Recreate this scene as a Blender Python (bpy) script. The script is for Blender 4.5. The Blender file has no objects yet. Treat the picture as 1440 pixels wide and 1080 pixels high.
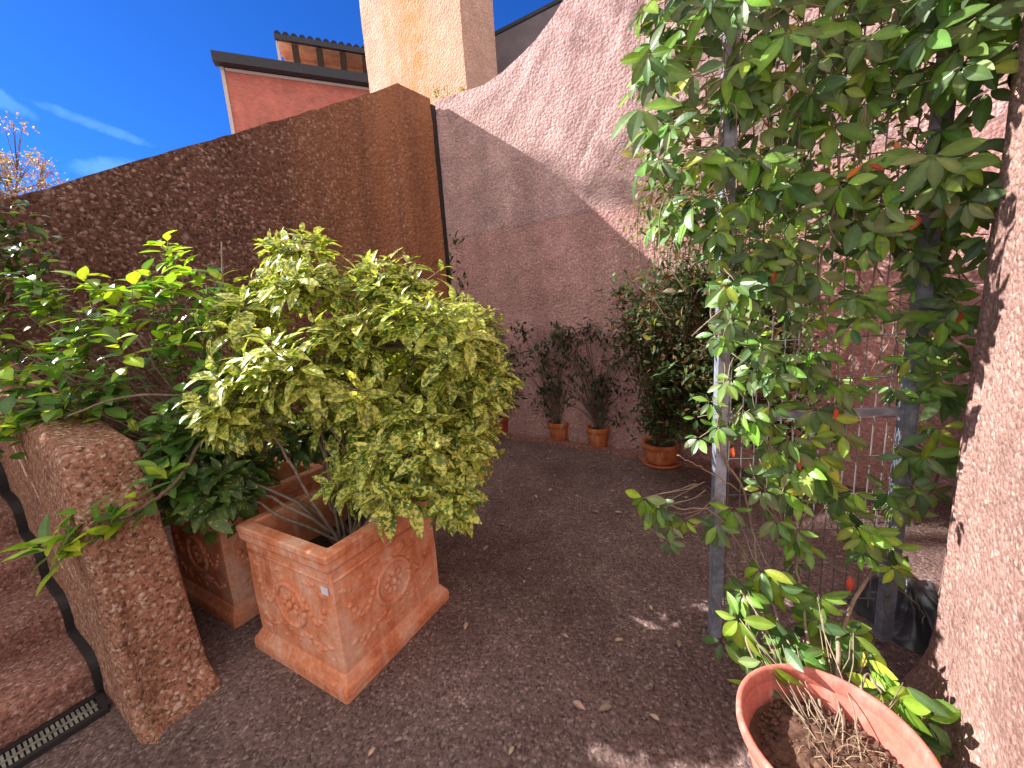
import bpy, bmesh, math, random
from mathutils import Vector as V, Matrix, Quaternion
R = random.Random(7)
PI = math.pi
sc = bpy.context.scene
COL = sc.collection

# ------------------------------------------------------------------ camera (solved from the photo)
FPX, PITCH, ROLL = 557.29, .1794835, -.06836895
CAM = V((0, 0, 1.5))
_fw = V((0, math.cos(PITCH), -math.sin(PITCH))); _rt = V((1, 0, 0)); _up = _rt.cross(_fw)
CR = math.cos(ROLL) * _rt + math.sin(ROLL) * _up
CU = -math.sin(ROLL) * _rt + math.cos(ROLL) * _up
cd = bpy.data.cameras.new('camera'); cam = bpy.data.objects.new('camera', cd); COL.objects.link(cam)
m = Matrix.Identity(4)
for i in range(3):
    m[i][0] = CR[i]; m[i][1] = CU[i]; m[i][2] = -_fw[i]; m[i][3] = CAM[i]
cam.matrix_world = m
cd.sensor_width = 36; cd.lens = 36 * FPX / 1440; cd.clip_end = 2000; cd.clip_start = .02
sc.camera = cam

def at(x, y, Y):
    """photo pixel -> world point on the plane at distance Y in front of the photographer"""
    r = (x - 720) / FPX * CR - (y - 540) / FPX * CU + _fw
    return CAM + r * (Y / r.y)

# ------------------------------------------------------------------ helpers
def link(name, verts, faces, mat, parent=None, cols=None, smooth=False):
    me = bpy.data.meshes.new(name)
    me.from_pydata([tuple(v) for v in verts], [], faces)
    if cols is not None:
        ca = me.color_attributes.new('Col', 'FLOAT_COLOR', 'POINT')
        flat = []
        for c in cols: flat += [c[0], c[1], c[2], 1.0]
        ca.data.foreach_set('color', flat)
    if smooth:
        me.polygons.foreach_set('use_smooth', [True] * len(me.polygons))
    me.update()
    me.materials.append(mat)
    o = bpy.data.objects.new(name, me); COL.objects.link(o)
    if parent is not None: o.parent = parent
    return o

def tag(o, label=None, cat=None, group=None, kind=None):
    if label: o['label'] = label
    if cat: o['category'] = cat
    if group: o['group'] = group
    if kind: o['kind'] = kind
    return o

def thing(name, label, cat, loc=(0, 0, 0), rz=0, group=None):
    o = bpy.data.objects.new(name, None); COL.objects.link(o)
    o.empty_display_size = .1
    o.location = loc; o.rotation_euler = (0, 0, rz)
    return tag(o, label, cat, group)

class MB:
    def __init__(s): s.v = []; s.f = []; s.c = []
    def add(s, vs, fs, cs=None):
        n = len(s.v); s.v += list(vs); s.f += [tuple(i + n for i in f) for f in fs]
        if cs is not None: s.c += list(cs)
    def box(s, c, half, rot=None):
        vs = []
        for sx in (-1, 1):
            for sy in (-1, 1):
                for sz in (-1, 1):
                    p = V((sx * half[0], sy * half[1], sz * half[2]))
                    if rot is not None: p = rot @ p
                    vs.append(V(c) + p)
        s.add(vs, [(0, 1, 3, 2), (4, 6, 7, 5), (0, 4, 5, 1), (2, 3, 7, 6), (0, 2, 6, 4), (1, 5, 7, 3)])
    def beam(s, a, b, w, h, up=V((0, 0, 1))):
        a = V(a); b = V(b); d = (b - a); L = d.length; d.normalize()
        x = d.cross(up)
        if x.length < 1e-4: x = d.cross(V((1, 0, 0)))
        x.normalize(); z = x.cross(d)
        rot = Matrix((x, d, z)).transposed()
        s.box((a + b) / 2, (w / 2, L / 2, h / 2), rot)
    def tube(s, pts, r0, r1=None, n=6, col=None):
        if r1 is None: r1 = r0
        pts = [V(p) for p in pts]; m_ = len(pts); vs = []; fs = []
        ref = V((.31, .22, .93))
        for i, p in enumerate(pts):
            t = (pts[min(i + 1, m_ - 1)] - pts[max(i - 1, 0)])
            if t.length < 1e-7: t = V((0, 0, 1))
            t.normalize()
            a = t.cross(ref)
            if a.length < .05: a = t.cross(V((1, 0, 0)))
            a.normalize(); b = t.cross(a)
            r = r0 + (r1 - r0) * i / max(1, m_ - 1)
            for k in range(n):
                an = 2 * PI * k / n
                vs.append(p + (a * math.cos(an) + b * math.sin(an)) * r)
        for i in range(m_ - 1):
            for k in range(n):
                k2 = (k + 1) % n
                fs.append((i * n + k, i * n + k2, (i + 1) * n + k2, (i + 1) * n + k))
        fs.append(tuple(range(n - 1, -1, -1))); fs.append(tuple((m_ - 1) * n + k for k in range(n)))
        s.add(vs, fs, [col] * len(vs) if col else None)
    def lathe(s, prof, c=(0, 0, 0), n=40, wob=0.0, cap=True):
        c = V(c); vs = []; fs = []; k = len(prof)
        ph = R.uniform(0, 6)
        for j in range(n):
            a = 2 * PI * j / n
            w = 1 + wob * math.sin(2 * a + ph) + wob * .6 * math.sin(3 * a + 2 * ph)
            for r, z in prof: vs.append(c + V((r * w * math.cos(a), r * w * math.sin(a), z)))
        for j in range(n):
            j2 = (j + 1) % n
            for i in range(k - 1):
                fs.append((j * k + i, j2 * k + i, j2 * k + i + 1, j * k + i + 1))
        if cap: fs.append(tuple(j * k for j in range(n))[::-1])
        if cap: fs.append(tuple(j * k + k - 1 for j in range(n)))
        s.add(vs, fs)
    def rings(s, prof, ch=.012, cap=True):
        """square section rings (half, z) with chamfered corners"""
        vs = []; fs = []
        for h, z in prof:
            c = min(ch, h * .3)
            for (x, y) in ((h, -h + c), (h, h - c), (h - c, h), (-h + c, h), (-h, h - c), (-h, -h + c), (-h + c, -h), (h - c, -h)):
                vs.append(V((x, y, z)))
        for i in range(len(prof) - 1):
            for k in range(8):
                k2 = (k + 1) % 8
                fs.append((i * 8 + k, i * 8 + k2, i * 8 + 8 + k2, i * 8 + 8 + k))
        if cap: fs.append(tuple(range(7, -1, -1))); fs.append(tuple((len(prof) - 1) * 8 + k for k in range(8)))
        s.add(vs, fs)
    def ball(s, c, rad, rot=None, nu=8, nv=6):
        vs = []; fs = []
        for i in range(nv + 1):
            th = PI * i / nv
            for k in range(nu):
                ph = 2 * PI * k / nu
                p = V((rad[0] * math.sin(th) * math.cos(ph), rad[1] * math.sin(th) * math.sin(ph), rad[2] * math.cos(th)))
                if rot is not None: p = rot @ p
                vs.append(V(c) + p)
        for i in range(nv):
            for k in range(nu):
                k2 = (k + 1) % nu
                fs.append((i * nu + k, (i + 1) * nu + k, (i + 1) * nu + k2, i * nu + k2))
        s.add(vs, fs)
    def leaf(s, base, d, nrm, L, W, col, droop=.25, fold=.25, rows=5, shape=.85, rib=1.3, twist=0.0):
        d = V(d).normalized(); nrm = V(nrm); nrm = nrm - d * nrm.dot(d)
        if nrm.length < 1e-4: nrm = d.orthogonal()
        nrm.normalize(); sd = d.cross(nrm)
        vs = []; cs = []; fs = []
        rc = tuple(min(1, c * rib) for c in col)
        for i in range(rows + 1):
            t = i / rows
            w = W / 2 * max(0.03, math.sin(PI * t ** shape)) ** .8
            n_ = nrm; s_ = sd
            if twist:
                a = twist * t; s_ = sd * math.cos(a) + nrm * math.sin(a); n_ = nrm * math.cos(a) - sd * math.sin(a)
            p = V(base) + d * (L * t * (1 - .25 * droop * t)) - nrm * (droop * L * t * t)
            vs += [p - s_ * w + n_ * (fold * w), p, p + s_ * w + n_ * (fold * w)]
            cs += [col, rc, col]
        for i in range(rows):
            a = i * 3
            fs += [(a, a + 1, a + 4, a + 3), (a + 1, a + 2, a + 5, a + 4)]
        s.add(vs, fs, cs)
    def build(s, name, mat, parent=None, smooth=False):
        return link(name, s.v, s.f, mat, parent, s.c if s.c and len(s.c) == len(s.v) else None, smooth)

def jit(c, r, g=None):
    k = 1 + r * R.uniform(-1, 1)
    return tuple(max(.002, x * k * (1 + .12 * R.uniform(-1, 1))) for x in c)
def mixc(a, b, t): return tuple(x + (y - x) * t for x, y in zip(a, b))
def rdir():
    while True:
        p = V((R.uniform(-1, 1), R.uniform(-1, 1), R.uniform(-1, 1)))
        if .05 < p.length < 1: return p.normalized()
def curve(a, b, sag=0.0, n=7, wob=0.0):
    a = V(a); b = V(b); out = []
    L = (b - a).length
    o1 = rdir() * wob * L; o2 = rdir() * wob * L
    for i in range(n + 1):
        t = i / n
        p = a.lerp(b, t) + V((0, 0, sag)) * (4 * t * (1 - t)) + o1 * math.sin(PI * t) + o2 * math.sin(2 * PI * t) * .6
        out.append(p)
    return out
def path(pts, n=6, wob=0.0):
    """Catmull-Rom through points"""
    pts = [V(p) for p in pts]; P = [pts[0] * 2 - pts[1]] + pts + [pts[-1] * 2 - pts[-2]]
    out = []
    for i in range(1, len(P) - 2):
        for k in range(n):
            t = k / n; a, b, c, d = P[i - 1], P[i], P[i + 1], P[i + 2]
            q = .5 * ((2 * b) + (c - a) * t + (2 * a - 5 * b + 4 * c - d) * t * t + (3 * b - a - 3 * c + d) * t ** 3)
            out.append(q + rdir() * wob)
    out.append(pts[-1]); return out

# ------------------------------------------------------------------ materials
def newmat(name):
    mt = bpy.data.materials.new(name); mt.use_nodes = True
    nt = mt.node_tree; nt.nodes.clear()
    out = nt.nodes.new('ShaderNodeOutputMaterial'); b = nt.nodes.new('ShaderNodeBsdfPrincipled')
    nt.links.new(b.outputs[0], out.inputs[0])
    return mt, nt, b, out
def nd(nt, t, **kw):
    n = nt.nodes.new(t)
    for k, v in kw.items(): setattr(n, k, v)
    return n
def ramp(nt, stops, interp='LINEAR'):
    r = nd(nt, 'ShaderNodeValToRGB'); e = r.color_ramp.elements; r.color_ramp.interpolation = interp
    while len(e) < len(stops): e.new(.5)
    for i, (p, c) in enumerate(stops):
        e[i].position = p; e[i].color = (*c, 1) if len(c) == 3 else c
    return r
def noise(nt, co, scale, detail=4, rough=.6):
    n = nd(nt, 'ShaderNodeTexNoise'); n.inputs['Scale'].default_value = scale
    n.inputs['Detail'].default_value = detail; n.inputs['Roughness'].default_value = rough
    nt.links.new(co, n.inputs['Vector']); return n
def mix(nt, a, b, fac, mode='MIX'):
    mx = nd(nt, 'ShaderNodeMix', data_type='RGBA', blend_type=mode)
    for s, v in ((mx.inputs[0], fac), (mx.inputs[6], a), (mx.inputs[7], b)):
        if isinstance(v, (int, float)): s.default_value = v
        elif isinstance(v, tuple): s.default_value = (*v, 1)
        else: nt.links.new(v, s)
    return mx.outputs[2]
def g(v): return (v, v, v)

def aggregate(name, matrix, dark, pebble, scale, bump=.6, stain=None, stain_amt=.5, pebble_amt=.35, dist=.012, stain_stretch=.35, stain_scale=1.1, rough=.92):
    """exposed-aggregate / rough-cast surface: stones in a matrix, stained"""
    mt, nt, b, out = newmat(name); L = nt.links.new
    tc = nd(nt, 'ShaderNodeTexCoord'); co = tc.outputs['Object']
    wn = noise(nt, co, scale * .55, 3)
    wv = nd(nt, 'ShaderNodeVectorMath', operation='MULTIPLY_ADD'); wv.inputs[1].default_value = (1.2 / scale,) * 3
    L(wn.outputs['Color'], wv.inputs[0]); L(co, wv.inputs[2])
    vo = nd(nt, 'ShaderNodeTexVoronoi'); vo.inputs['Scale'].default_value = scale; L(wv.outputs[0], vo.inputs['Vector'])
    vo2 = nd(nt, 'ShaderNodeTexVoronoi'); vo2.inputs['Scale'].default_value = scale * 2.1; L(wv.outputs[0], vo2.inputs['Vector'])
    sp = nd(nt, 'ShaderNodeSeparateColor'); L(vo.outputs['Color'], sp.inputs[0])
    sp2 = nd(nt, 'ShaderNodeSeparateColor'); L(vo2.outputs['Color'], sp2.inputs[0])
    r1 = ramp(nt, [(0, dark), (.45, matrix), (1 - pebble_amt, matrix), (1 - pebble_amt * .3, mixc(matrix, pebble, .6)), (1, pebble)])
    L(sp.outputs[0], r1.inputs[0])
    r2 = ramp(nt, [(0, dark), (.5, matrix), (.86, matrix), (.97, mixc(matrix, pebble, .7))]); L(sp2.outputs[1], r2.inputs[0])
    # stones over fine grit
    st = ramp(nt, [(.25, g(1)), (.62, g(0))]); L(vo.outputs['Distance'], st.inputs[0])
    c = mix(nt, r2.outputs[0], r1.outputs[0], st.outputs[0])
    fine = noise(nt, co, scale * 3.5, 4, .7)
    fr = ramp(nt, [(.3, g(.72)), (.7, g(1.22))]); L(fine.outputs[0], fr.inputs[0])
    c = mix(nt, c, fr.outputs[0], .8, 'MULTIPLY')
    mp = nd(nt, 'ShaderNodeMapping'); mp.inputs['Scale'].default_value = (1, 1, stain_stretch); L(co, mp.inputs[0])
    big = noise(nt, mp.outputs[0], stain_scale, 6, .62)
    br = ramp(nt, [(.36, g(0)), (.66, g(1))]); L(big.outputs[0], br.inputs[0])
    if stain is not None:
        fm = nd(nt, 'ShaderNodeMath', operation='MULTIPLY'); fm.inputs[1].default_value = stain_amt; L(br.outputs[0], fm.inputs[0])
        c = mix(nt, c, stain, fm.outputs[0], 'MULTIPLY')
    md = noise(nt, co, 4.2, 5, .6); mr = ramp(nt, [(.3, g(.8)), (.7, g(1.15))]); L(md.outputs[0], mr.inputs[0])
    c = mix(nt, c, mr.outputs[0], .8, 'MULTIPLY')
    L(c, b.inputs['Base Color']); b.inputs['Roughness'].default_value = rough; b.inputs['Specular IOR Level'].default_value = .25
    # bump
    inv = nd(nt, 'ShaderNodeMath', operation='MULTIPLY_ADD'); inv.inputs[1].default_value = -1; inv.inputs[2].default_value = 1
    L(vo.outputs['Distance'], inv.inputs[0])
    ad = nd(nt, 'ShaderNodeMath', operation='MULTIPLY_ADD'); ad.inputs[1].default_value = .8; L(fine.outputs[0], ad.inputs[0]); L(inv.outputs[0], ad.inputs[2])
    bp = nd(nt, 'ShaderNodeBump'); bp.inputs['Strength'].default_value = bump; bp.inputs['Distance'].default_value = dist
    L(ad.outputs[0], bp.inputs['Height']); L(bp.outputs[0], b.inputs['Normal'])
    return mt, nt, b, c

M = {}
M['left_wall'], nt_lw, b_lw, c_lw = aggregate('brown exposed aggregate', (.215, .104, .076), (.075, .04, .03), (.62, .43, .365), 32, .9, (.40, .36, .34), .8, .34, .018, .13, 1.6)
M['pink'], nt_pk, b_pk, c_pk = aggregate('pink rough cast', (.70, .47, .455), (.50, .32, .30), (.87, .69, .665), 38, .8, (.62, .56, .58), .5, .3, .014)
M['near_pink'] = aggregate('pink rough cast of near wall', (.48, .295, .265), (.29, .17, .15), (.76, .56, .52), 58, .9, (.55, .46, .46), .75, .35, .010)[0]
M['chimney'], nt_ch, b_ch, c_ch = aggregate('orange stained render', (.70, .47, .37), (.54, .35, .27), (.78, .58, .49), 34, .75, (.92, .80, .70), .6, .25, .016, .10, 1.5)
M['pier'] = aggregate('rust brown aggregate of stair wall', (.56, .28, .185), (.17, .085, .055), (.95, .76, .63), 54, .95, (.5, .46, .46), .55, .34, .012)[0]
M['step'] = aggregate('worn aggregate of steps', (.44, .215, .165), (.17, .09, .072), (.74, .52, .44), 58, .8, (.5, .45, .47), .5, .3, .010)[0]
M['ground'] = aggregate('dark aggregate paving', (.255, .178, .170), (.10, .071, .068), (.53, .42, .40), 60, .9, (.44, .37, .35), .85, .28, .008, 1, .8)[0]
M['rust_stain'] = None

# rust runs + dark top on the left wall (stains with a shape of their own)
def stain_left():
    nt = nt_lw; L = nt.links.new
    tc = nd(nt, 'ShaderNodeTexCoord'); sx = nd(nt, 'ShaderNodeSeparateXYZ'); L(tc.outputs['Object'], sx.inputs[0])
    # rust near the right hand end of the wall
    mr = nd(nt, 'ShaderNodeMapRange'); mr.inputs[1].default_value = -2.3; mr.inputs[2].default_value = -1.05; L(sx.outputs[0], mr.inputs[0])
    mp = nd(nt, 'ShaderNodeMapping'); mp.inputs['Scale'].default_value = (3, 3, .25); L(tc.outputs['Object'], mp.inputs[0])
    n = noise(nt, mp.outputs[0], 1.5, 5); r = ramp(nt, [(.35, g(.35)), (.65, g(1))]); L(n.outputs[0], r.inputs[0])
    mu = nd(nt, 'ShaderNodeMath', operation='MULTIPLY'); L(mr.outputs[0], mu.inputs[0]); L(r.outputs[0], mu.inputs[1])
    mu2 = nd(nt, 'ShaderNodeMath', operation='MULTIPLY'); mu2.inputs[1].default_value = .75; L(mu.outputs[0], mu2.inputs[0])
    c = mix(nt, c_lw, (.46, .20, .095), mu2.outputs[0])
    L(c, b_lw.inputs['Base Color'])
stain_left()
def pour_line():
    nt = nt_pk; L = nt.links.new
    tc = nd(nt, 'ShaderNodeTexCoord'); sx = nd(nt, 'ShaderNodeSeparateXYZ'); L(tc.outputs['Object'], sx.inputs[0])
    n = noise(nt, tc.outputs['Object'], 2.0, 4); wz = nd(nt, 'ShaderNodeMath', operation='MULTIPLY_ADD'); wz.inputs[1].default_value = .05; L(n.outputs[0], wz.inputs[0]); L(sx.outputs[2], wz.inputs[2])
    r = ramp(nt, [(0, (.98, .90, .90)), (.590, (.98, .88, .88)), (.596, (.78, .74, .74)), (.604, (.93, .95, .97)), (1, (.97, .98, 1.0))])
    mr = nd(nt, 'ShaderNodeMapRange'); mr.inputs[1].default_value = 0; mr.inputs[2].default_value = 4.1; L(wz.outputs[0], mr.inputs[0]); L(mr.outputs[0], r.inputs[0])
    mp = nd(nt, 'ShaderNodeMapping'); mp.inputs['Scale'].default_value = (2.2, 2.2, .3); L(tc.outputs['Object'], mp.inputs[0])
    n2 = noise(nt, mp.outputs[0], 1.3, 6, .6); r2 = ramp(nt, [(.42, g(.70)), (.58, g(1.04))]); L(n2.outputs[0], r2.inputs[0])
    c = mix(nt, c_pk, r.outputs[0], 1, 'MULTIPLY'); c = mix(nt, c, r2.outputs[0], .55, 'MULTIPLY')
    L(c, b_pk.inputs['Base Color'])
pour_line()

def terracotta(name, base, pale, dark):
    mt, nt, b, out = newmat(name); L = nt.links.new
    tc = nd(nt, 'ShaderNodeTexCoord'); co = tc.outputs['Object']
    n1 = noise(nt, co, 5, 8, .72); r1 = ramp(nt, [(.32, dark), (.48, base), (.66, pale)]); L(n1.outputs[0], r1.inputs[0])
    n2 = noise(nt, co, 55, 4, .7); r2 = ramp(nt, [(.3, g(.75)), (.7, g(1.2))]); L(n2.outputs[0], r2.inputs[0])
    c = mix(nt, r1.outputs[0], r2.outputs[0], .7, 'MULTIPLY')
    mp = nd(nt, 'ShaderNodeMapping'); mp.inputs['Scale'].default_value = (22, 22, 2.2); L(co, mp.inputs[0])
    n3 = noise(nt, mp.outputs[0], 1, 4, .6); r3 = ramp(nt, [(.52, g(0)), (.80, g(.6))]); L(n3.outputs[0], r3.inputs[0])
    c = mix(nt, c, mixc(pale, (.8, .7, .62), .5), r3.outputs[0])
    L(c, b.inputs['Base Color']); b.inputs['Roughness'].default_value = .85; b.inputs['Specular IOR Level'].default_value = .25
    bp = nd(nt, 'ShaderNodeBump'); bp.inputs['Strength'].default_value = .35; bp.inputs['Distance'].default_value = .004
    L(n2.outputs[0], bp.inputs['Height']); L(bp.outputs[0], b.inputs['Normal'])
    return mt
M['terracotta'] = terracotta('aged terracotta', (.68, .25, .13), (.75, .45, .33), (.42, .125, .06))
M['pot_orange'] = terracotta('orange terracotta', (.55, .17, .06), (.60, .25, .12), (.36, .10, .04))
M['pot_red'] = terracotta('red terracotta', (.40, .075, .045), (.46, .13, .08), (.24, .045, .03))
M['bowl_pink'] = terracotta('salmon plastic terracotta', (.50, .155, .125), (.56, .21, .17), (.40, .115, .085))

def plain(name, col, rough=.6, metal=0, var=.15, vs=20, spec=.5):
    mt, nt, b, out = newmat(name); L = nt.links.new
    tc = nd(nt, 'ShaderNodeTexCoord'); n = noise(nt, tc.outputs['Object'], vs, 5, .65)
    r = ramp(nt, [(.3, tuple(c * (1 - var) for c in col)), (.7, tuple(min(1, c * (1 + var)) for c in col))]); L(n.outputs[0], r.inputs[0])
    L(r.outputs[0], b.inputs['Base Color']); b.inputs['Roughness'].default_value = rough; b.inputs['Metallic'].default_value = metal
    b.inputs['Specular IOR Level'].default_value = spec
    bp = nd(nt, 'ShaderNodeBump'); bp.inputs['Strength'].default_value = .15; bp.inputs['Distance'].default_value = .003
    L(n.outputs[0], bp.inputs['Height']); L(bp.outputs[0], b.inputs['Normal'])
    return mt
M['steel'] = plain('galvanised steel', (.27, .31, .40), .45, .3, .45, 22)
M['wire'] = plain('galvanised wire', (.20, .20, .21), .5, .4, .3)
M['black'] = plain('black rubber strip', (.018, .016, .018), .6, 0, .3)
M['grate'] = plain('dirty steel grating', (.26, .265, .24), .6, .3, .5, 30)
M['soil'] = plain('dark potting soil', (.035, .022, .016), .95, 0, .6, 60)
M['bark'] = plain('grey brown bark', (.20, .15, .115), .9, 0, .4, 30)
M['pale_bark'] = plain('pale vine bark', (.27, .21, .155), .85, 0, .35, 30)
M['sticker'] = plain('pale label sticker', (.74, .72, .82), .5, 0, .05)
M['sack'] = plain('dark grey plastic sheeting', (.05, .055, .065), .3, 0, .5, 6)
M['peat'] = plain('brown peat', (.10, .052, .035), .95, 0, .6, 50)
M['straw'] = plain('dry roots', (.30, .22, .15), .9, 0, .4, 20)
M['dark_metal'] = plain('dark roof metal', (.035, .035, .045), .5, .3, .3)
M['grey_metal'] = plain('grey roof sheet', (.30, .31, .34), .5, .2, .2, 3)
M['trim'] = plain('pale trim', (.62, .56, .52), .7, 0, .15)
M['rafter'] = plain('dark timber', (.06, .035, .025), .8, 0, .3)
M['soffit'] = plain('orange clay soffit', (.85, .46, .28), .8, 0, .3, 3)

def brick():
    mt, nt, b, out = newmat('red facing brick'); L = nt.links.new
    tc = nd(nt, 'ShaderNodeTexCoord'); mp = nd(nt, 'ShaderNodeMapping'); mp.inputs['Rotation'].default_value = (PI / 2, 0, 0)
    L(tc.outputs['Object'], mp.inputs[0])
    bt = nd(nt, 'ShaderNodeTexBrick'); bt.inputs['Scale'].default_value = 4.2
    bt.inputs['Color1'].default_value = (.56, .15, .11, 1); bt.inputs['Color2'].default_value = (.62, .20, .15, 1); bt.inputs['Mortar'].default_value = (.50, .30, .26, 1)
    bt.inputs['Mortar Size'].default_value = .012; L(mp.outputs[0], bt.inputs[0])
    n = noise(nt, tc.outputs['Object'], 2.2, 6); r = ramp(nt, [(.3, g(.75)), (.7, g(1.15))]); L(n.outputs[0], r.inputs[0])
    L(mix(nt, bt.outputs[0], r.outputs[0], 1, 'MULTIPLY'), b.inputs['Base Color']); b.inputs['Roughness'].default_value = .9
    return mt
M['brick'] = brick()

def leafmat(name, gloss=.35, trans=.35, spot=None, spot_scale=60, spot_lo=.5, spot_hi=.58, back=1.6, vein=True):
    mt, nt, b, out = newmat(name); L = nt.links.new
    at_ = nd(nt, 'ShaderNodeAttribute', attribute_name='Col'); c = at_.outputs['Color']
    tc = nd(nt, 'ShaderNodeTexCoord')
    if spot is not None:
        n = noise(nt, tc.outputs['Object'], spot_scale, 3, .6)
        r = ramp(nt, [(spot_lo, g(0)), (spot_hi, g(1))]); L(n.outputs[0], r.inputs[0])
        c = mix(nt, c, spot, r.outputs[0])
    n2 = noise(nt, tc.outputs['Object'], 30, 3); r2 = ramp(nt, [(.3, g(.8)), (.7, g(1.2))]); L(n2.outputs[0], r2.inputs[0])
    c = mix(nt, c, r2.outputs[0], .8, 'MULTIPLY')
    L(c, b.inputs['Base Color']); b.inputs['Roughness'].default_value = gloss; b.inputs['Specular IOR Level'].default_value = .45
    tr = nd(nt, 'ShaderNodeBsdfTranslucent'); c2 = mix(nt, c, (back, back * 1.05, back * .55), 1, 'MULTIPLY'); L(c2, tr.inputs[0])
    ms = nd(nt, 'ShaderNodeMixShader'); ms.inputs[0].default_value = trans
    L(b.outputs[0], ms.inputs[1]); L(tr.outputs[0], ms.inputs[2]); L(ms.outputs[0], out.inputs[0])
    bp = nd(nt, 'ShaderNodeBump'); bp.inputs['Strength'].default_value = .2; bp.inputs['Distance'].default_value = .002
    L(n2.outputs[0], bp.inputs['Height']); L(bp.outputs[0], b.inputs['Normal'])
    return mt
M['aucuba'] = leafmat('spotted aucuba leaf', .42, .28, (.66, .66, .15), 62, .47, .56)
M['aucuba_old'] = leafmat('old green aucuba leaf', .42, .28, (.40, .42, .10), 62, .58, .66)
M['camellia'] = leafmat('glossy camellia leaf', .28, .35)
M['vine_leaf'] = leafmat('glossy vine leaf', .38, .30)
M['small_leaf'] = leafmat('small dull leaf', .5, .3)
M['dead_leaf'] = leafmat('dry fallen leaf', .8, .15)

# ------------------------------------------------------------------ world, sun
SAZ, SEL = math.radians(15), math.radians(34)
SUN = V((-math.cos(SEL) * math.cos(SAZ), math.cos(SEL) * math.sin(SAZ), math.sin(SEL)))
w = bpy.data.worlds.new('World'); sc.world = w; w.use_nodes = True
nt = w.node_tree; nt.nodes.clear(); L = nt.links.new
wo = nd(nt, 'ShaderNodeOutputWorld'); bg = nd(nt, 'ShaderNodeBackground'); bg.inputs[1].default_value = .1
sky = nd(nt, 'ShaderNodeTexSky', sky_type='NISHITA'); sky.sun_disc = False; sky.sun_elevation = SEL
sky.sun_rotation = math.atan2(SUN.x, SUN.y); sky.air_density = 1.0; sky.dust_density = .25; sky.ozone_density = 2.2
tc = nd(nt, 'ShaderNodeTexCoord')
def cloud(px, py, wx, wy, tilt, amt, nscale):
    """a thin wisp of cloud in one direction of the sky"""
    d = (at(px, py, 1) - CAM).normalized(); side = V((d.y, -d.x, 0)).normalized(); up = side.cross(d)
    a = side * math.cos(tilt) + up * math.sin(tilt); b_ = up * math.cos(tilt) - side * math.sin(tilt)
    vals = []
    for ax, wd in ((a, wx), (b_, wy)):
        dt = nd(nt, 'ShaderNodeVectorMath', operation='DOT_PRODUCT'); dt.inputs[1].default_value = ax / wd; L(tc.outputs['Generated'], dt.inputs[0])
        sq = nd(nt, 'ShaderNodeMath', operation='MULTIPLY'); L(dt.outputs['Value'], sq.inputs[0]); L(dt.outputs['Value'], sq.inputs[1]); vals.append(sq)
    ad = nd(nt, 'ShaderNodeMath', operation='ADD'); L(vals[0].outputs[0], ad.inputs[0]); L(vals[1].outputs[0], ad.inputs[1])
    n = noise(nt, tc.outputs['Generated'], nscale, 6, .65)
    nn = nd(nt, 'ShaderNodeMath', operation='MULTIPLY_ADD'); nn.inputs[1].default_value = -3.2; nn.inputs[2].default_value = 1.6
    L(n.outputs[0], nn.inputs[0])
    sm = nd(nt, 'ShaderNodeMath', operation='ADD'); L(ad.outputs[0], sm.inputs[0]); L(nn.outputs[0], sm.inputs[1])
    r = ramp(nt, [(.0, g(amt)), (1, g(0))]); r.color_ramp.interpolation = 'EASE'; L(sm.outputs[0], r.inputs[0])
    return r.outputs[0]
c = sky.outputs[0]
FILL_CLOUD = (4.4, 4.0, 3.75)
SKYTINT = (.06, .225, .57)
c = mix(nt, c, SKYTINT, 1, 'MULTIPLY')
for a in ((140, 178, .075, .010, -.24, .32, 16), (150, 238, .05, .018, .2, .45, 18), (0, 140, .04, .014, -.4, .35, 14)):
    c = mix(nt, c, (1.0, 2.4, 3.4), cloud(*a))
# bright cloud bank added behind the camera, unseen, as fill for the shade
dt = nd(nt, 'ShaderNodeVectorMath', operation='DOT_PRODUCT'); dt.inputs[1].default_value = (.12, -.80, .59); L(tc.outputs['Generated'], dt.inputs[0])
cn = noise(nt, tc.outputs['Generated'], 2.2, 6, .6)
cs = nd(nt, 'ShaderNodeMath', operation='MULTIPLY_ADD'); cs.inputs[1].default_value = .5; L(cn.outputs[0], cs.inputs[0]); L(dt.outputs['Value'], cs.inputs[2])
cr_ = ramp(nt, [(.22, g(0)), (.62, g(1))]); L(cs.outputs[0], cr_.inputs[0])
c = mix(nt, c, FILL_CLOUD, cr_.outputs[0])
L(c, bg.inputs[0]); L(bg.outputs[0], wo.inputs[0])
sl = bpy.data.lights.new('sun', 'SUN'); sl.energy = 4.0; sl.angle = math.radians(.5); sl.color = (1, .93, .83)
so = bpy.data.objects.new('sun', sl); COL.objects.link(so); so.rotation_euler = (-SUN).to_track_quat('-Z', 'Y').to_euler(); so.location = (-8, 3, 9)
sc.view_settings.view_transform = 'Standard'; sc.view_settings.look = 'None'; sc.view_settings.exposure = 1.6; sc.view_settings.gamma = 1

# ------------------------------------------------------------------ ground
mb = MB(); N = 24
xs = [-150, -60, -20, -8] + [-5 + i * .5 for i in range(21)] + [8, 20, 60, 150]
for i, x in enumerate(xs):
    for j, y in enumerate(xs):
        mb.v.append(V((x, y, .006 * math.sin(x * 1.7) * math.cos(y * 1.3) if abs(x) < 6 and abs(y) < 6 else 0) ))
n = len(xs)
for i in range(n - 1):
    for j in range(n - 1): mb.f.append((i * n + j, (i + 1) * n + j, (i + 1) * n + j + 1, i * n + j + 1))
tag(mb.build('ground', M['ground'], smooth=True), kind='structure')

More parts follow.
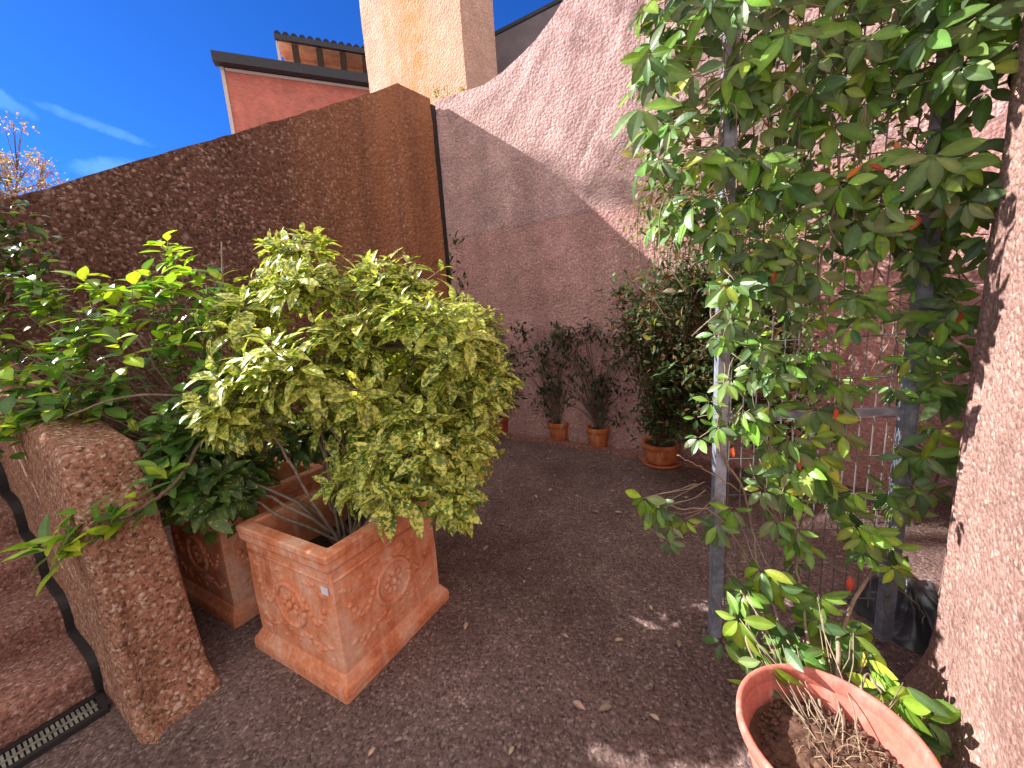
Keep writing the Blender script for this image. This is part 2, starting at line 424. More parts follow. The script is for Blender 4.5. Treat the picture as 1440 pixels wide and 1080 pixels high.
# ------------------------------------------------------------------ walls
def wall_mesh(pts, tops, thick, nz=14, bottom=-.1, flare=None, rough=.006, step=.22):
    """wall along a plan polyline; the visible face is on the right hand side of the walking direction; top follows 'tops'"""
    P = []; T = []
    for i in range(len(pts) - 1):
        a = V((*pts[i], 0)); b = V((*pts[i + 1], 0)); k = max(1, int((b - a).length / step))
        for q in range(k): P.append(a.lerp(b, q / k)); T.append(tops[i] + (tops[i + 1] - tops[i]) * q / k)
    P.append(V((*pts[-1], 0))); T.append(tops[-1])
    n = len(P); mb = MB(); rows = nz + 1
    nor = []
    for i in range(n):
        t = (P[min(i + 1, n - 1)] - P[max(i - 1, 0)]).normalized(); nor.append(V((t.y, -t.x, 0)))
    rr = random.Random(3)
    for i in range(n):
        for side in (0, 1):
            for j in range(rows):
                z = bottom + (T[i] - bottom) * j / nz
                p = P[i] - nor[i] * (thick * side)
                if side == 0:
                    if flare: p = p + nor[i] * flare(max(z, 0))
                    p = p + nor[i] * rr.uniform(-rough, rough)
                    if j == nz: p = p - nor[i] * .012
                mb.v.append(V((p.x, p.y, z + (rr.uniform(-rough, rough) if j == nz else 0))))
    def ix(i, s, j): return (i * 2 + s) * rows + j
    for i in range(n - 1):
        for j in range(nz):
            mb.f.append((ix(i, 0, j), ix(i + 1, 0, j), ix(i + 1, 0, j + 1), ix(i, 0, j + 1)))
            mb.f.append((ix(i, 1, j), ix(i, 1, j + 1), ix(i + 1, 1, j + 1), ix(i + 1, 1, j)))
        mb.f.append((ix(i, 0, nz), ix(i + 1, 0, nz), ix(i + 1, 1, nz), ix(i, 1, nz)))
    for i in (0, n - 1):
        for j in range(nz):
            q = (ix(i, 0, j), ix(i, 0, j + 1), ix(i, 1, j + 1), ix(i, 1, j))
            mb.f.append(q if i == 0 else q[::-1])
    return mb

# left, brown wall: comes from beyond the left edge, climbs to its peak and rounds off into the joint
A30 = math.radians(40)
def lw(t): return (-.97 - math.cos(A30) * t, 4.80 - math.sin(A30) * t)
LWTOP = lambda t: 4.0 - .508 * t
lp = [lw(t) for t in (6.2, 5, 4, 3, 2, 1, .45, .2)]; lt = [LWTOP(t) for t in (6.2, 5, 4, 3, 2, 1, .45, .2)]
lp += [(-1.0, 4.785), (-.955, 4.835), (-.835, 4.965), (-.715, 5.10)]; lt += [4.0, 4.0, 3.99, 3.99]
mb = wall_mesh(lp, lt, .30, step=.09, rough=.007)
tag(mb.build('aggregate_wall', M['left_wall'], smooth=False), 'tall brown pebbly wall rising to a peak behind the bushes', 'wall')

# pink wall: starts at the joint, sweeps up to the right, runs towards the camera behind the trellis
J = V((-.68, 5.15, 0)); DW = V((.8057, -.5923, 0))
prof = [(0, 3.97), (.35, 3.95), (.7, 3.93), (.95, 3.97), (1.15, 4.02), (1.35, 4.09), (1.55, 4.22), (1.75, 4.36), (1.95, 4.58), (2.2, 4.9), (2.6, 5.4), (3.2, 5.6), (5.2, 5.6)]
pp = []; pt = []
for s_, z_ in prof:
    p = J + DW * s_; bow = .10 * math.sin(min(1, s_ / 5.2) * PI)
    pp.append((p.x - .5923 * -bow, p.y + .8057 * bow)); pt.append(z_)
mb = wall_mesh(pp, pt, .30, nz=26, step=.2, rough=.009)
pw = thing('pink_wall', 'tall pink rough-cast wall behind the row of small pots', 'wall')
mb.build('wall_face', M['pink'], pw)
jm = MB(); jm.box((0, 0, 0), (.012, .03, 1.95), None)
for i in range(len(jm.v)): jm.v[i] = Matrix.Rotation(math.atan2(DW.y, DW.x), 3, 'Z') @ jm.v[i] + V((-.70, 5.12, 1.97))
jm.build('joint_seal', M['black'], pw)
# low rough ledge along the foot of the pink wall
lm = MB()
q0 = J + DW * .3; q1 = J + DW * 3.2; nb = V((-.5923, -.8057, 0))
for i in range(14):
    a = q0.lerp(q1, i / 14) + nb * .05; b = q0.lerp(q1, (i + .985) / 14) + nb * .05
    lm.beam(a + V((0, 0, .02)), b + V((0, 0, .02)), .07 + .01 * R.random(), .05)
lm.build('foot_ledge', M['step'], pw)

# near wall at the right edge with a coved foot and a rounded end
E_ = (1.74, 1.47)
def fl(z): return .07 * max(0, 1 - z / .30) ** 2.2
rp = [(3.35, 2.76), (2.4, 2.0), (1.75, 1.465), (1.56, 1.31), (1.475, 1.24), (1.445, 1.21), (1.425, 1.18), (1.40, 1.14), (1.29, .99), (1.17, .82), (1.0, .56), (.7, .05)]
rp = rp[::-1]
def wall_flip(pts, tops, **k):   # visible face on the left hand side
    pts2 = pts[::-1]; return wall_mesh(pts2, tops[::-1], **k)
mb = wall_flip(rp, [4.6] * len(rp), thick=-.0, nz=40, flare=lambda z: fl(z) * 1.0, step=.09, rough=.004) if False else None
mbr = MB(); rowsz = [-.1, 0, .04, .09, .15, .22, .3, .4, .5, .62] + [.62 + .2 * i for i in range(1, 21)]
PP = path([(x, y, 0) for x, y in rp], 4)
nP = len(PP); rr = random.Random(5)
for i, p in enumerate(PP):
    t = (PP[min(i + 1, nP - 1)] - PP[max(i - 1, 0)]).normalized(); nn_ = V((-t.y, t.x, 0))
    endf = 1 if i < nP * .62 else max(.25, 1 - (i - nP * .62) / (nP * .12))
    for z in rowsz:
        q = p + nn_ * (fl(max(z, 0)) * endf + rr.uniform(-.004, .004)); mbr.v.append(V((q.x, q.y, z)))
    for z in (4.62, -.1):
        q = p - nn_ * .22; mbr.v.append(V((q.x, q.y, z)))
k = len(rowsz) + 2
for i in range(nP - 1):
    for j in range(k - 1): mbr.f.append((i * k + j, i * k + j + 1, (i + 1) * k + j + 1, (i + 1) * k + j))
mbr.f.append(tuple(range(k))); mbr.f.append(tuple((nP - 1) * k + j for j in range(k))[::-1])
tag(mbr.build('near_wall', M['near_pink'], smooth=True), 'sunlit pink rough wall at the right edge, with leaf shadows on it', 'wall')

# chimney stack behind the walls
ch = thing('chimney', 'square orange-stained chimney stack standing up behind the wall peak', 'chimney', (-1.05, 6.35, 0))
cL = at(520, 130, 7.0); cM = at(655, 110, 5.75); cRt = at(699, 95, 6.3)
fl_ = V((cL.x, cL.y, 0)); fm = V((cM.x, cM.y, 0)); fr_ = V((cRt.x, cRt.y, 0)); fb = fl_ + fr_ - fm
mb = MB(); vs = []
for z in [2.0 + .25 * i for i in range(24)]:
    for a, b in ((fl_, fm), (fm, fr_), (fr_, fb), (fb, fl_)):
        for q in range(5): p = a.lerp(b, q / 5); vs.append(V((p.x + R.uniform(-.004, .004), p.y + R.uniform(-.004, .004), z)) - V((-1.05, 6.35, 0)))
nr = 20
fs = []
for i in range(23):
    for k in range(nr): fs.append((i * nr + k, i * nr + (k + 1) % nr, (i + 1) * nr + (k + 1) % nr, (i + 1) * nr + k))
fs.append(tuple(23 * nr + k for k in range(nr)))
mb.add(vs, fs); mb.build('stack', M['chimney'], ch)
def rust_streak():      # a rusty run of water down the middle of the front face
    nt = nt_ch; L = nt.links.new
    tc = nd(nt, 'ShaderNodeTexCoord'); dr = (fm - fl_); W = dr.length; dr.normalize(); mid = (fl_ + fm) / 2 - V((-1.05, 6.35, 0))
    dt = nd(nt, 'ShaderNodeVectorMath', operation='DOT_PRODUCT'); dt.inputs[1].default_value = dr; L(tc.outputs['Object'], dt.inputs[0])
    mp = nd(nt, 'ShaderNodeMapping'); mp.inputs['Scale'].default_value = (3, 3, .5); L(tc.outputs['Object'], mp.inputs[0])
    n = noise(nt, mp.outputs[0], 1.6, 5, .6)
    wv = nd(nt, 'ShaderNodeMath', operation='MULTIPLY_ADD'); wv.inputs[1].default_value = W * .55; L(n.outputs[0], wv.inputs[0]); L(dt.outputs['Value'], wv.inputs[2])
    mr = nd(nt, 'ShaderNodeMapRange'); c0 = mid.dot(dr) + W * .275; mr.inputs[1].default_value = c0 - W * .5; mr.inputs[2].default_value = c0 + W * .5; L(wv.outputs[0], mr.inputs[0])
    r = ramp(nt, [(.20, g(0)), (.42, g(.75)), (.56, g(.9)), (.82, g(.05))]); L(mr.outputs[0], r.inputs[0])
    n3 = noise(nt, tc.outputs['Object'], 9, 6, .7); r3 = ramp(nt, [(.36, g(.25)), (.60, g(1))]); L(n3.outputs[0], r3.inputs[0])
    fm3 = nd(nt, 'ShaderNodeMath', operation='MULTIPLY'); L(r.outputs[0], fm3.inputs[0]); L(r3.outputs[0], fm3.inputs[1])
    L(mix(nt, c_ch, (.58, .26, .09), fm3.outputs[0]), b_ch.inputs['Base Color'])
rust_streak()
mb = MB(); cen = (fl_ + fr_) / 2 - V((-1.05, 6.35, 0))
mb.box(cen + V((0, 0, 7.83)), (1.0, .8, .07), Matrix.Rotation(math.atan2(fm.y - fl_.y, fm.x - fl_.x), 3, 'Z')); mb.build('cap', M['chimney'], ch)

# ------------------------------------------------------------------ brick house far left, with its raised tiled roof
bh = thing('brick_house', 'red brick house with a tiled roof lantern, beyond the brown wall', 'house', (-6, 13.5, 0))
hl = at(313, 93, 13); hr = at(518, 128, 14.5); hr = V((hr.x, hr.y, hl.z))
o_ = V((-6, 13.5, 0)); dh = (hr - hl); dh.z = 0; dl = dh.length; dh.normalize(); nh = V((dh.y, -dh.x, 0))  # nh towards camera
base = V((hl.x, hl.y, 0)) - o_
mb = MB()
def hp(s_, z, out_=0): return base + dh * s_ + nh * out_ + V((0, 0, z))
W_ = dl + 2.6; hz = hl.z
vs = [hp(0, 0), hp(W_, 0), hp(W_, hz), hp(0, hz), hp(0, 0, -6), hp(W_, 0, -6), hp(W_, hz, -6), hp(0, hz, -6)]
mb.add(vs, [(0, 1, 2, 3), (1, 5, 6, 2), (5, 4, 7, 6), (4, 0, 3, 7), (3, 2, 6, 7)]); mb.build('wall', M['brick'], bh)
mb = MB(); mb.beam(hp(-.02, 0, .01), hp(-.02, hz - .02, .01), .09, .09, nh); mb.build('corner_trim', M['trim'], bh)
mb = MB(); mb.beam(hp(.05, hz - .09, .03), hp(W_, hz - .09, .03), .05, .07); mb.build('eave_trim', M['trim'], bh)
mb = MB(); mb.beam(hp(-.18, hz + .09, .16), hp(W_, hz + .09, .16), .30, .26); mb.build('gutter', M['dark_metal'], bh)
mb = MB()
a = [hp(-.18, hz + .215, .20), hp(W_, hz + .215, .20), hp(W_, hz + .62, -1.5), hp(-.0, hz + .62, -1.5)]
mb.add(a + [p - V((0, 0, .03)) for p in a], [(0, 1, 2, 3), (7, 6, 5, 4), (0, 4, 5, 1), (3, 7, 4, 0)]); mb.build('sheet_roof', M['grey_metal'], bh)
# raised lantern
ul = at(386, 52, 14.4); u0 = (ul - o_ - base).dot(dh); uz = ul.z
mb = MB(); mb.beam(hp(u0 + .05, hz + .2, -1.25), hp(u0 + .05, uz - .1, -.95), .08, .12, nh); mb.build('barge_board', M['trim'], bh)
mb = MB(); mb.beam(hp(u0 + .15, hz + .75, -1.9), hp(W_, hz + .75, -1.9), .1, 1.9); mb.beam(hp(u0 + .08, uz - .03, -1.35), hp(W_, uz - .03, -1.35), .95, .05); mb.build('lantern_wall', M['soffit'], bh)
for i in range(10):
    mb = MB(); s_ = u0 + .55 + i * .72
    mb.beam(hp(s_, hz + .62, -1.5), hp(s_, uz - .12, -.95), .20, .12, nh); mb.build('rafter', M['rafter'], bh)
mb = MB(); mb.beam(hp(u0, uz - .04, -.85), hp(W_, uz - .04, -.85), .12, .15); mb.build('lantern_gutter', M['dark_metal'], bh)
mb = MB()
for i in range(34):
    s_ = u0 + .1 + i * .235
    mb.tube([hp(s_, uz + .03, -.82), hp(s_, uz + .75, -2.4)], .10, .10, 8)
mb.build('tiles', M['dark_metal'], bh)

# eave of the building behind the pink wall, upper right
rb = thing('neighbour_house', 'house with grey eave showing between chimney and pink wall', 'house', (1.2, 9, 0))
e0 = at(690, 47, 7.6); e1 = at(850, -36, 7.0); o2 = V((1.2, 9, 0))
mb = MB()
a0 = e0 - o2; a1 = e1 - o2; back = V((.5, 2.6, .45)); dn = V((.02, .45, -.62))
va = [a0, a1, a1 + back, a0 + back]
mb.add(va + [p - V((0, 0, .05)) for p in va], [(0, 1, 2, 3), (7, 6, 5, 4), (0, 4, 5, 1), (3, 7, 4, 0), (1, 5, 6, 2), (2, 6, 7, 3)]); mb.build('roof', M['dark_metal'], rb)
mb = MB(); b0 = a0 + V((.0, .03, -.06)); b1 = a1 + V((0, .03, -.06))
va = [b0, b1, b1 + dn, b0 + dn]
mb.add(va + [p + V((0, .06, 0)) for p in va], [(3, 2, 1, 0), (4, 5, 6, 7), (0, 1, 5, 4), (3, 7, 6, 2), (0, 4, 7, 3), (1, 2, 6, 5)]); mb.build('soffit', M['grey_metal'], rb)
mb = MB(); mb.box((.9, .75, 2.75), (1.6, .1, 2.75)); mb.build('wall', M['grey_metal'], rb)

# ------------------------------------------------------------------ stairs at the left
AD = math.radians(147.5); D_ = V((math.cos(AD), math.sin(AD), 0)); N_ = V((-D_.y, D_.x, 0))   # D_ climbs, N_ to the left of it
L1 = V((-1.735, 1.415, 0))
def sp_(s_, n_, z): return L1 + D_ * s_ + N_ * n_ + V((0, 0, z))
st = thing('stone_stairs', 'flight of rounded brown aggregate steps at the left edge', 'stairs')
TR, RI, S0 = .33, .163, .14
profs = [(S0 - .03, -.05)]
for k in range(5):
    s0 = S0 + k * TR; z0 = RI * k; z1 = z0 + RI
    profs += [(s0 + .004, z0 + .004), (s0, z0 + .05), (s0 - .004, z1 - .045), (s0 + .008, z1 - .016), (s0 + .03, z1 - .003), (s0 + .055, z1)]
    if k < 4: profs += [(s0 + TR * .6, z1 + .002), (s0 + TR - .02, z1)]
profs += [(S0 + 5.2 * TR, RI * 5), (S0 + 5.2 * TR, -.05)]
mb = MB(); ncol = 16; wst = 1.5
np_ = len(profs)
for q in range(ncol + 1):
    for (a, z) in profs:
        mb.v.append(sp_(a + R.uniform(-.004, .004), .035 + wst * q / ncol, z + R.uniform(-.003, .003)))
for q in range(ncol):
    for i in range(np_ - 1):
        mb.f.append((q * np_ + i, q * np_ + i + 1, (q + 1) * np_ + i + 1, (q + 1) * np_ + i))
mb.f.append(tuple(range(np_))[::-1]); mb.f.append(tuple(ncol * np_ + i for i in range(np_)))
mb.build('steps', M['step'], st)
# dark strip that follows the profile where steps meet the side wall
mb = MB(); pr = [(a, z) for a, z in profs[1:-2]]
pl = path([sp_(a, .012, z + .012) for a, z in pr], 2)
def strip(mb, pl, w, h):
    vs = []; n_ = len(pl)
    for i, p in enumerate(pl):
        t = (pl[min(i + 1, n_ - 1)] - pl[max(i - 1, 0)]).normalized(); up = N_.cross(t); up.normalize()
        if up.z < 0 and abs(up.z) > .02: up = -up
        up = V((-t.dot(V((0, 0, 1))) * D_.x, -t.dot(V((0, 0, 1))) * D_.y, t.dot(D_)))
        for sx, sz in ((-1, -1), (1, -1), (1, 1), (-1, 1)): vs.append(p + N_ * (sx * w) + up * (sz * h))
    fs = []
    for i in range(n_ - 1):
        for k in range(4): fs.append((i * 4 + k, i * 4 + (k + 1) % 4, i * 4 + 4 + (k + 1) % 4, i * 4 + 4 + k))
    fs += [(3, 2, 1, 0), tuple((n_ - 1) * 4 + k for k in range(4))]
    mb.add(vs, fs)
strip(mb, pl, .022, .014); mb.build('edge_strip', M['black'], st)

# stair side wall with its leaning, pebbly end
pw2 = MB()
PO = V((-1.47, 1.40, 0))
taus = [-.03, 0, .03, .07, .13, .2, .28, .36, .45, .54, .63, .72, .80, .87, .92, .955, .98, .993, 1.0]
ss_ = [1.95, 1.5, 1.1, .75, .5, .32, .2, .12]
def pier_level(ta):
    zt = 1.10; inset = 0 if ta < .96 else .028 * ((ta - .96) / .04) ** 2
    fr = .02 + .16 * max(ta, 0) ** 1.3 - .10 * max(0, 1 - max(ta, 0) / .10) ** 2 + inset
    hr = .110 + .02 * (1 - ta) - inset; hl = .112 + .03 * (1 - ta) - inset
    pts = [(fr + .05 + q, -hr) for q in ss_]
    rc = .02; rl = .035
    for k in range(5):
        a = PI / 2 * k / 4; pts.append((fr + rc - rc * math.sin(a), -hr + rc - rc * math.cos(a)))
    for k in range(1, 7): pts.append((fr - .012 * math.sin(PI * k / 7), -hr + rc + (hr + hl - rc - rl) * k / 7))
    for k in range(5):
        a = PI / 2 * k / 4; pts.append((fr - .05 * (1 - ta) + rl - rl * math.cos(a) + .05 * (1 - ta) * k / 4, hl - rl + rl * math.sin(a)))
    pts += [(fr + .05 + q, hl) for q in ss_[::-1]]
    return [PO + D_ * (a + R.uniform(-.003, .003)) + N_ * (b + R.uniform(-.003, .003)) + V((0, 0, ta * (zt + .15 * max(0, a - .2)))) for a, b in pts]
lv = [pier_level(t_) for t_ in taus]; nq = len(lv[0])
for l_ in lv: pw2.v += l_
for i in range(len(lv) - 1):
    for k in range(nq - 1): pw2.f.append((i * nq + k, i * nq + k + 1, (i + 1) * nq + k + 1, (i + 1) * nq + k))
tb_ = (len(lv) - 1) * nq
for k in range(nq // 2 - 1): pw2.f.append((tb_ + k, tb_ + k + 1, tb_ + nq - 2 - k, tb_ + nq - 1 - k))
tag(pw2.build('stair_wall', M['pier'], smooth=True), 'rust brown pebbly end of the stair side wall, leaning back beside the steps', 'wall')

# drain grating at the foot of the steps
dg = thing('drain_grate', 'grey drain grating set in the paving below the lowest step', 'drain', sp_(.05, .8, 0))
og = sp_(.05, .8, 0)
mb = MB(); zt = .012
def gp(s_, n_, z): return sp_(s_, n_, z) - og
mb.beam(gp(-.005, .03, .008), gp(-.005, 1.6, .008), .022, .03); mb.beam(gp(.118, .03, .008), gp(.118, 1.6, .008), .022, .03); mb.beam(gp(.005, .035, .008), gp(.11, .035, .008), .022, .03)
mb.build('frame', M['black'], dg)
mb = MB()
for i in range(110):
    n_ = .058 + i * .014
    mb.beam(gp(.008, n_, .010), gp(.105, n_, .010), .0085, .010)
mb.beam(gp(.055, .05, .0165), gp(.055, 1.59, .0165), .008, .004)
mb.build('grille', M['grate'], dg)
mb = MB(); mb.beam(gp(.056, .05, .003), gp(.056, 1.59, .003), .098, .002); mb.build('trough', M['soil'], dg)

# ------------------------------------------------------------------ square terracotta planters
def planter(label, loc, yaw, sticker):
    t = thing('square_planter', label, 'planter', loc, yaw, 'square terracotta planters')
    mb = MB()
    mb.rings([(.295, .02), (.30, .10), (.302, .3), (.298, .5), (.298, .556), (.262, .556), (.262, .50), (.266, .25), (.266, .2)], .008, True)
    mb.build('body', M['terracotta'], t)
    mb = MB(); mb.rings([(.298, .552), (.304, .556), (.313, .572), (.314, .60), (.318, .612), (.318, .632), (.312, .637), (.266, .637), (.262, .63), (.262, .553)], .008, False); mb.build('rim', M['terracotta'], t)
    mb = MB(); mb.rings([(.331, .0), (.333, .035), (.330, .055), (.318, .07), (.306, .092), (.2985, .10)], .008); mb.build('plinth', M['terracotta'], t)
    mb = MB()
    k = 10
    for i in range(k + 1):
        for j in range(k + 1): mb.v.append(V((-.265 + .53 * i / k, -.265 + .53 * j / k, .40 + R.uniform(-.014, .014))))
    for i in range(k):
        for j in range(k): mb.f.append((i * (k + 1) + j, (i + 1) * (k + 1) + j, (i + 1) * (k + 1) + j + 1, i * (k + 1) + j + 1))
    mb.build('soil', M['soil'], t)
    for side in range(4):
        rot = Matrix.Rotation(side * PI / 2, 3, 'Z')
        mb = MB()
        def fp(x, z, o=0): return rot @ V((x, -.300 - o, z))
        cz = .325; rr = .098
        mb.tube([fp(rr * math.cos(a), cz + rr * math.sin(a), .002) for a in [2 * PI * i / 28 for i in range(29)]], .012, .012, 8)
        mb.tube([fp(.055 * math.cos(a), cz + .055 * math.sin(a), 0) for a in [2 * PI * i / 24 for i in range(25)]], .006, .006, 6)
        for i in range(8):
            a = 2 * PI * i / 8
            mb.ball(fp(.040 * math.cos(a), cz + .040 * math.sin(a), .002), (.019, .010, .014), rot @ Matrix.Rotation(-a, 3, 'Y'))
        mb.ball(fp(0, cz, .006), (.018, .014, .018), rot)
        for sx in (-1, 1):   # garlands and leaves to both sides
            for i in range(9):
                t_ = i / 8; x = sx * (.10 + .13 * t_); z = cz + .055 - .10 * math.sin(PI * t_ * .9) + .02 * t_
                mb.ball(fp(x, z, .001), (.017 - .004 * abs(t_ - .5), .009, .014), rot @ Matrix.Rotation(sx * (.6 - t_ * 1.2), 3, 'Y'))
            for i in range(7):
                t_ = i / 6; x = sx * (.04 + .19 * t_); z = .19 + .018 * math.sin(t_ * 7)
                mb.ball(fp(x, z, 0), (.020, .008, .011), rot @ Matrix.Rotation(sx * .5 * math.sin(i * 2.1), 3, 'Y'))
        mb.tube([fp(-.285, .512, -.001), fp(.285, .512, -.001)], .007, .007, 6)
        for i in range(26):
            mb.ball(fp(R.uniform(-.25, .25), R.choice((R.uniform(.14, .20), R.uniform(.43, .48))), -.003), (R.uniform(.015, .035), .008, R.uniform(.008, .016)), rot @ Matrix.Rotation(R.uniform(-.6, .6), 3, 'Y'))
        mb.build('relief', M['terracotta'], t, smooth=True)
    if sticker:
        mb = MB(); mb.box((-.304, -.262, .475), (.002, .020, .016)); mb.build('sticker', M['sticker'], t)
    return t
PY = math.radians(60.28)
planter('square terracotta planter with rosette reliefs and a pale sticker, in front', (-.866, 1.788, 0), PY, True)
planter('square terracotta planter half hidden between stair wall and front planter', (-1.62, 2.24, 0), PY, False)

# ------------------------------------------------------------------ round pots along the pink wall
def round_pot(loc, r, h, mat, label, saucer=True, flare_=1.22):
    t = thing('flower_pot', label, 'flower pot', loc, R.uniform(0, 3), 'small clay pots along the pink wall')
    rt = r; rb_ = r / flare_; sz = .022 if saucer else 0
    mb = MB(); mb.lathe([(rb_ * .93, sz), (rb_, sz + .008), (rb_ + (rt - rb_) * .78, sz + h * .74), (rt * .95, sz + h * .76), (rt * .9, sz + h * .78), (rt * .86, sz + h * .7), (rt * .8, sz + h * .5)], n=28); mb.build('body', mat, t, True)
    mb = MB(); mb.lathe([(rt * .96, sz + h * .745), (rt * 1.04, sz + h * .76), (rt * 1.06, sz + h * .80), (rt * 1.05, sz + h * .97), (rt * 1.01, sz + h), (rt * .93, sz + h), (rt * .90, sz + h * .96), (rt * .89, sz + h * .80)], n=28, cap=False); mb.build('rim', mat, t, True)
    if saucer:
        mb = MB(); mb.lathe([(rb_ * 1.05, .002), (rb_ * 1.28, .006), (rb_ * 1.36, .030), (rb_ * 1.31, .031), (rb_ * 1.22, .018), (.01, .018)], n=28); mb.build('saucer', mat, t, True)
    mb = MB(); mb.lathe([(.01, sz + h * .86), (rt * .5, sz + h * .885), (rt * .905, sz + h * .85), (rt * .85, sz + h * .80)], n=18, wob=.01); mb.build('soil', M['soil'], t)
    return t
POTS = [((-.16, 4.82, 0), .105, .20, M['pot_red'], 'red clay pot, leftmost of the clear row along the pink wall'),
        ((.50, 4.36, 0), .115, .22, M['pot_orange'], 'bright orange clay pot, second in the row along the pink wall'),
        ((.88, 4.06, 0), .115, .22, M['pot_red'], 'brownish red clay pot under the long bare stems by the wall'),
        ((1.36, 3.55, 0), .165, .19, M['pot_orange'], 'wide low clay pot on a saucer under the dense dark shrub'),
        ((-.62, 4.45, 0), .12, .22, M['pot_orange'], 'clay pot half hidden behind the yellow spotted bush')]
POTS[2] = (*POTS[2][:3], M['pot_orange'], POTS[2][4])
for p in POTS: round_pot(*p)

# ------------------------------------------------------------------ plants
def twig_shrub(name, label, cat, root, tips, stemmat, leafm, cols, leafL, leafW, per_tip, spread, r0=.008, group=None, rows=3, droopy=.3, upright=.4, wob=.08, leaf_on_stem=0, hi=None):
    t = thing(name, label, cat, root, 0, group)
    root = V(root); sm = MB(); lm = MB()
    for tip in tips:
        tp = V(tip) - root; c_ = path([V((R.uniform(-.02, .02), R.uniform(-.02, .02), 0)), tp * .35 + V((0, 0, .12 * tp.length)) + rdir() * wob * .3, tp * .72 + V((0, 0, .08 * tp.length)) + rdir() * wob * .3, tp], 4)
        sm.tube(c_, r0, r0 * .35, 5)
        m_ = per_tip if not isinstance(per_tip, tuple) else R.randint(*per_tip)
        for k in range(m_):
            b = tp + rdir() * (spread * R.random() ** .5)
            if leaf_on_stem and R.random() < leaf_on_stem: b = c_[R.randint(len(c_) // 3, len(c_) - 1)] + rdir() * .02
            d = (rdir() + (b - tp) * 2 + V((0, 0, upright))).normalized()
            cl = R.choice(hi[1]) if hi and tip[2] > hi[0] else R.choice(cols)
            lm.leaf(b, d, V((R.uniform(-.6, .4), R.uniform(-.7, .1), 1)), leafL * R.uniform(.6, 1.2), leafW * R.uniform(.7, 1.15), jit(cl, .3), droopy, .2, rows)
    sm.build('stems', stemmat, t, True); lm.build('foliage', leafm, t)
    return t

DKG = [(.022, .045, .018), (.03, .06, .022), (.018, .035, .018), (.045, .075, .025)]
# slender plants in the small pots
def tips_from(pxs, Y, jitter=.05):
    return [at(x, y, Y + R.uniform(-.08, .08)) + rdir() * jitter for x, y in pxs]
twig_shrub('potted_shrub', 'dark bushy plant growing in the leftmost red pot', 'plant', (-.16, 4.82, .18),
    tips_from([(700, 480), (715, 500), (728, 520), (700, 530), (720, 545), (705, 560), (735, 480), (690, 560)] + [(R.uniform(675, 750), R.uniform(462, 575)) for _ in range(14)], 4.7), M['bark'], M['small_leaf'], DKG, .09, .03, 24, .13, .006, 'plants in the small pots')
twig_shrub('potted_shrub', 'thin grey-stemmed plant growing in the bright orange pot', 'plant', (.50, 4.36, .2),
    tips_from([(745, 470), (760, 490), (785, 465), (800, 480), (775, 500), (765, 520), (750, 495), (770, 575), (765, 560)] + [(R.uniform(725, 815), R.uniform(465, 560)) for _ in range(18)], 4.28), M['bark'], M['small_leaf'], DKG, .08, .028, 18, .11, .006, 'plants in the small pots')
twig_shrub('potted_shrub', 'lanky plant with long bare stems in the brownish red pot', 'plant', (.88, 4.06, .2),
    tips_from([(800, 470), (815, 455), (830, 475), (845, 465), (858, 500), (862, 530), (870, 470), (850, 545), (790, 500), (838, 580), (862, 588)] + [(R.uniform(785, 890), R.uniform(455, 575)) for _ in range(24)], 3.98), M['bark'], M['small_leaf'], DKG + [(.10, .035, .02)], .08, .028, 17, .11, .008, 'plants in the small pots')
twig_shrub('potted_shrub', 'tall thin dark plant against the wall joint behind the spotted bush', 'plant', (-.62, 4.45, .2),
    tips_from([(640, 350), (628, 372), (650, 395), (655, 430), (642, 415), (662, 445), (670, 520), (650, 560)], 4.5), M['bark'], M['small_leaf'], DKG, .10, .03, 16, .12, .007, 'plants in the small pots')
# big small-leaved shrub climbing the wall out of the wide pot
tp = []
for i in range(250):
    x = R.uniform(868, 1190); y = R.uniform(385, 610)
    if x < 900 and (y > 520 or y < 400): continue
    if x > 1130 or (x > 1060 and y < 420): continue
    tp.append(at(x, y, 6.32 / ((x - 720) / FPX + 1.36) - R.uniform(.25, .65)))
for i in range(64):
    x = R.uniform(900, 1130); y = R.uniform(225, 410); tp.append(at(x, y, 6.32 / ((x - 720) / FPX + 1.36) - R.uniform(.25, .55)))
twig_shrub('wall_shrub', 'large dense small-leaved dark shrub behind the left trellis post', 'shrub', (1.36, 3.52, .16), tp, M['bark'], M['small_leaf'],
    [(.030, .055, .020), (.045, .08, .028), (.06, .10, .03), (.09, .13, .035), (.12, .05, .025)], .075, .03, 48, .17, .005, rows=2, wob=.3, leaf_on_stem=.25, hi=(1.7, [(.16, .20, .05), (.22, .26, .06), (.10, .14, .04), (.20, .17, .08)]))

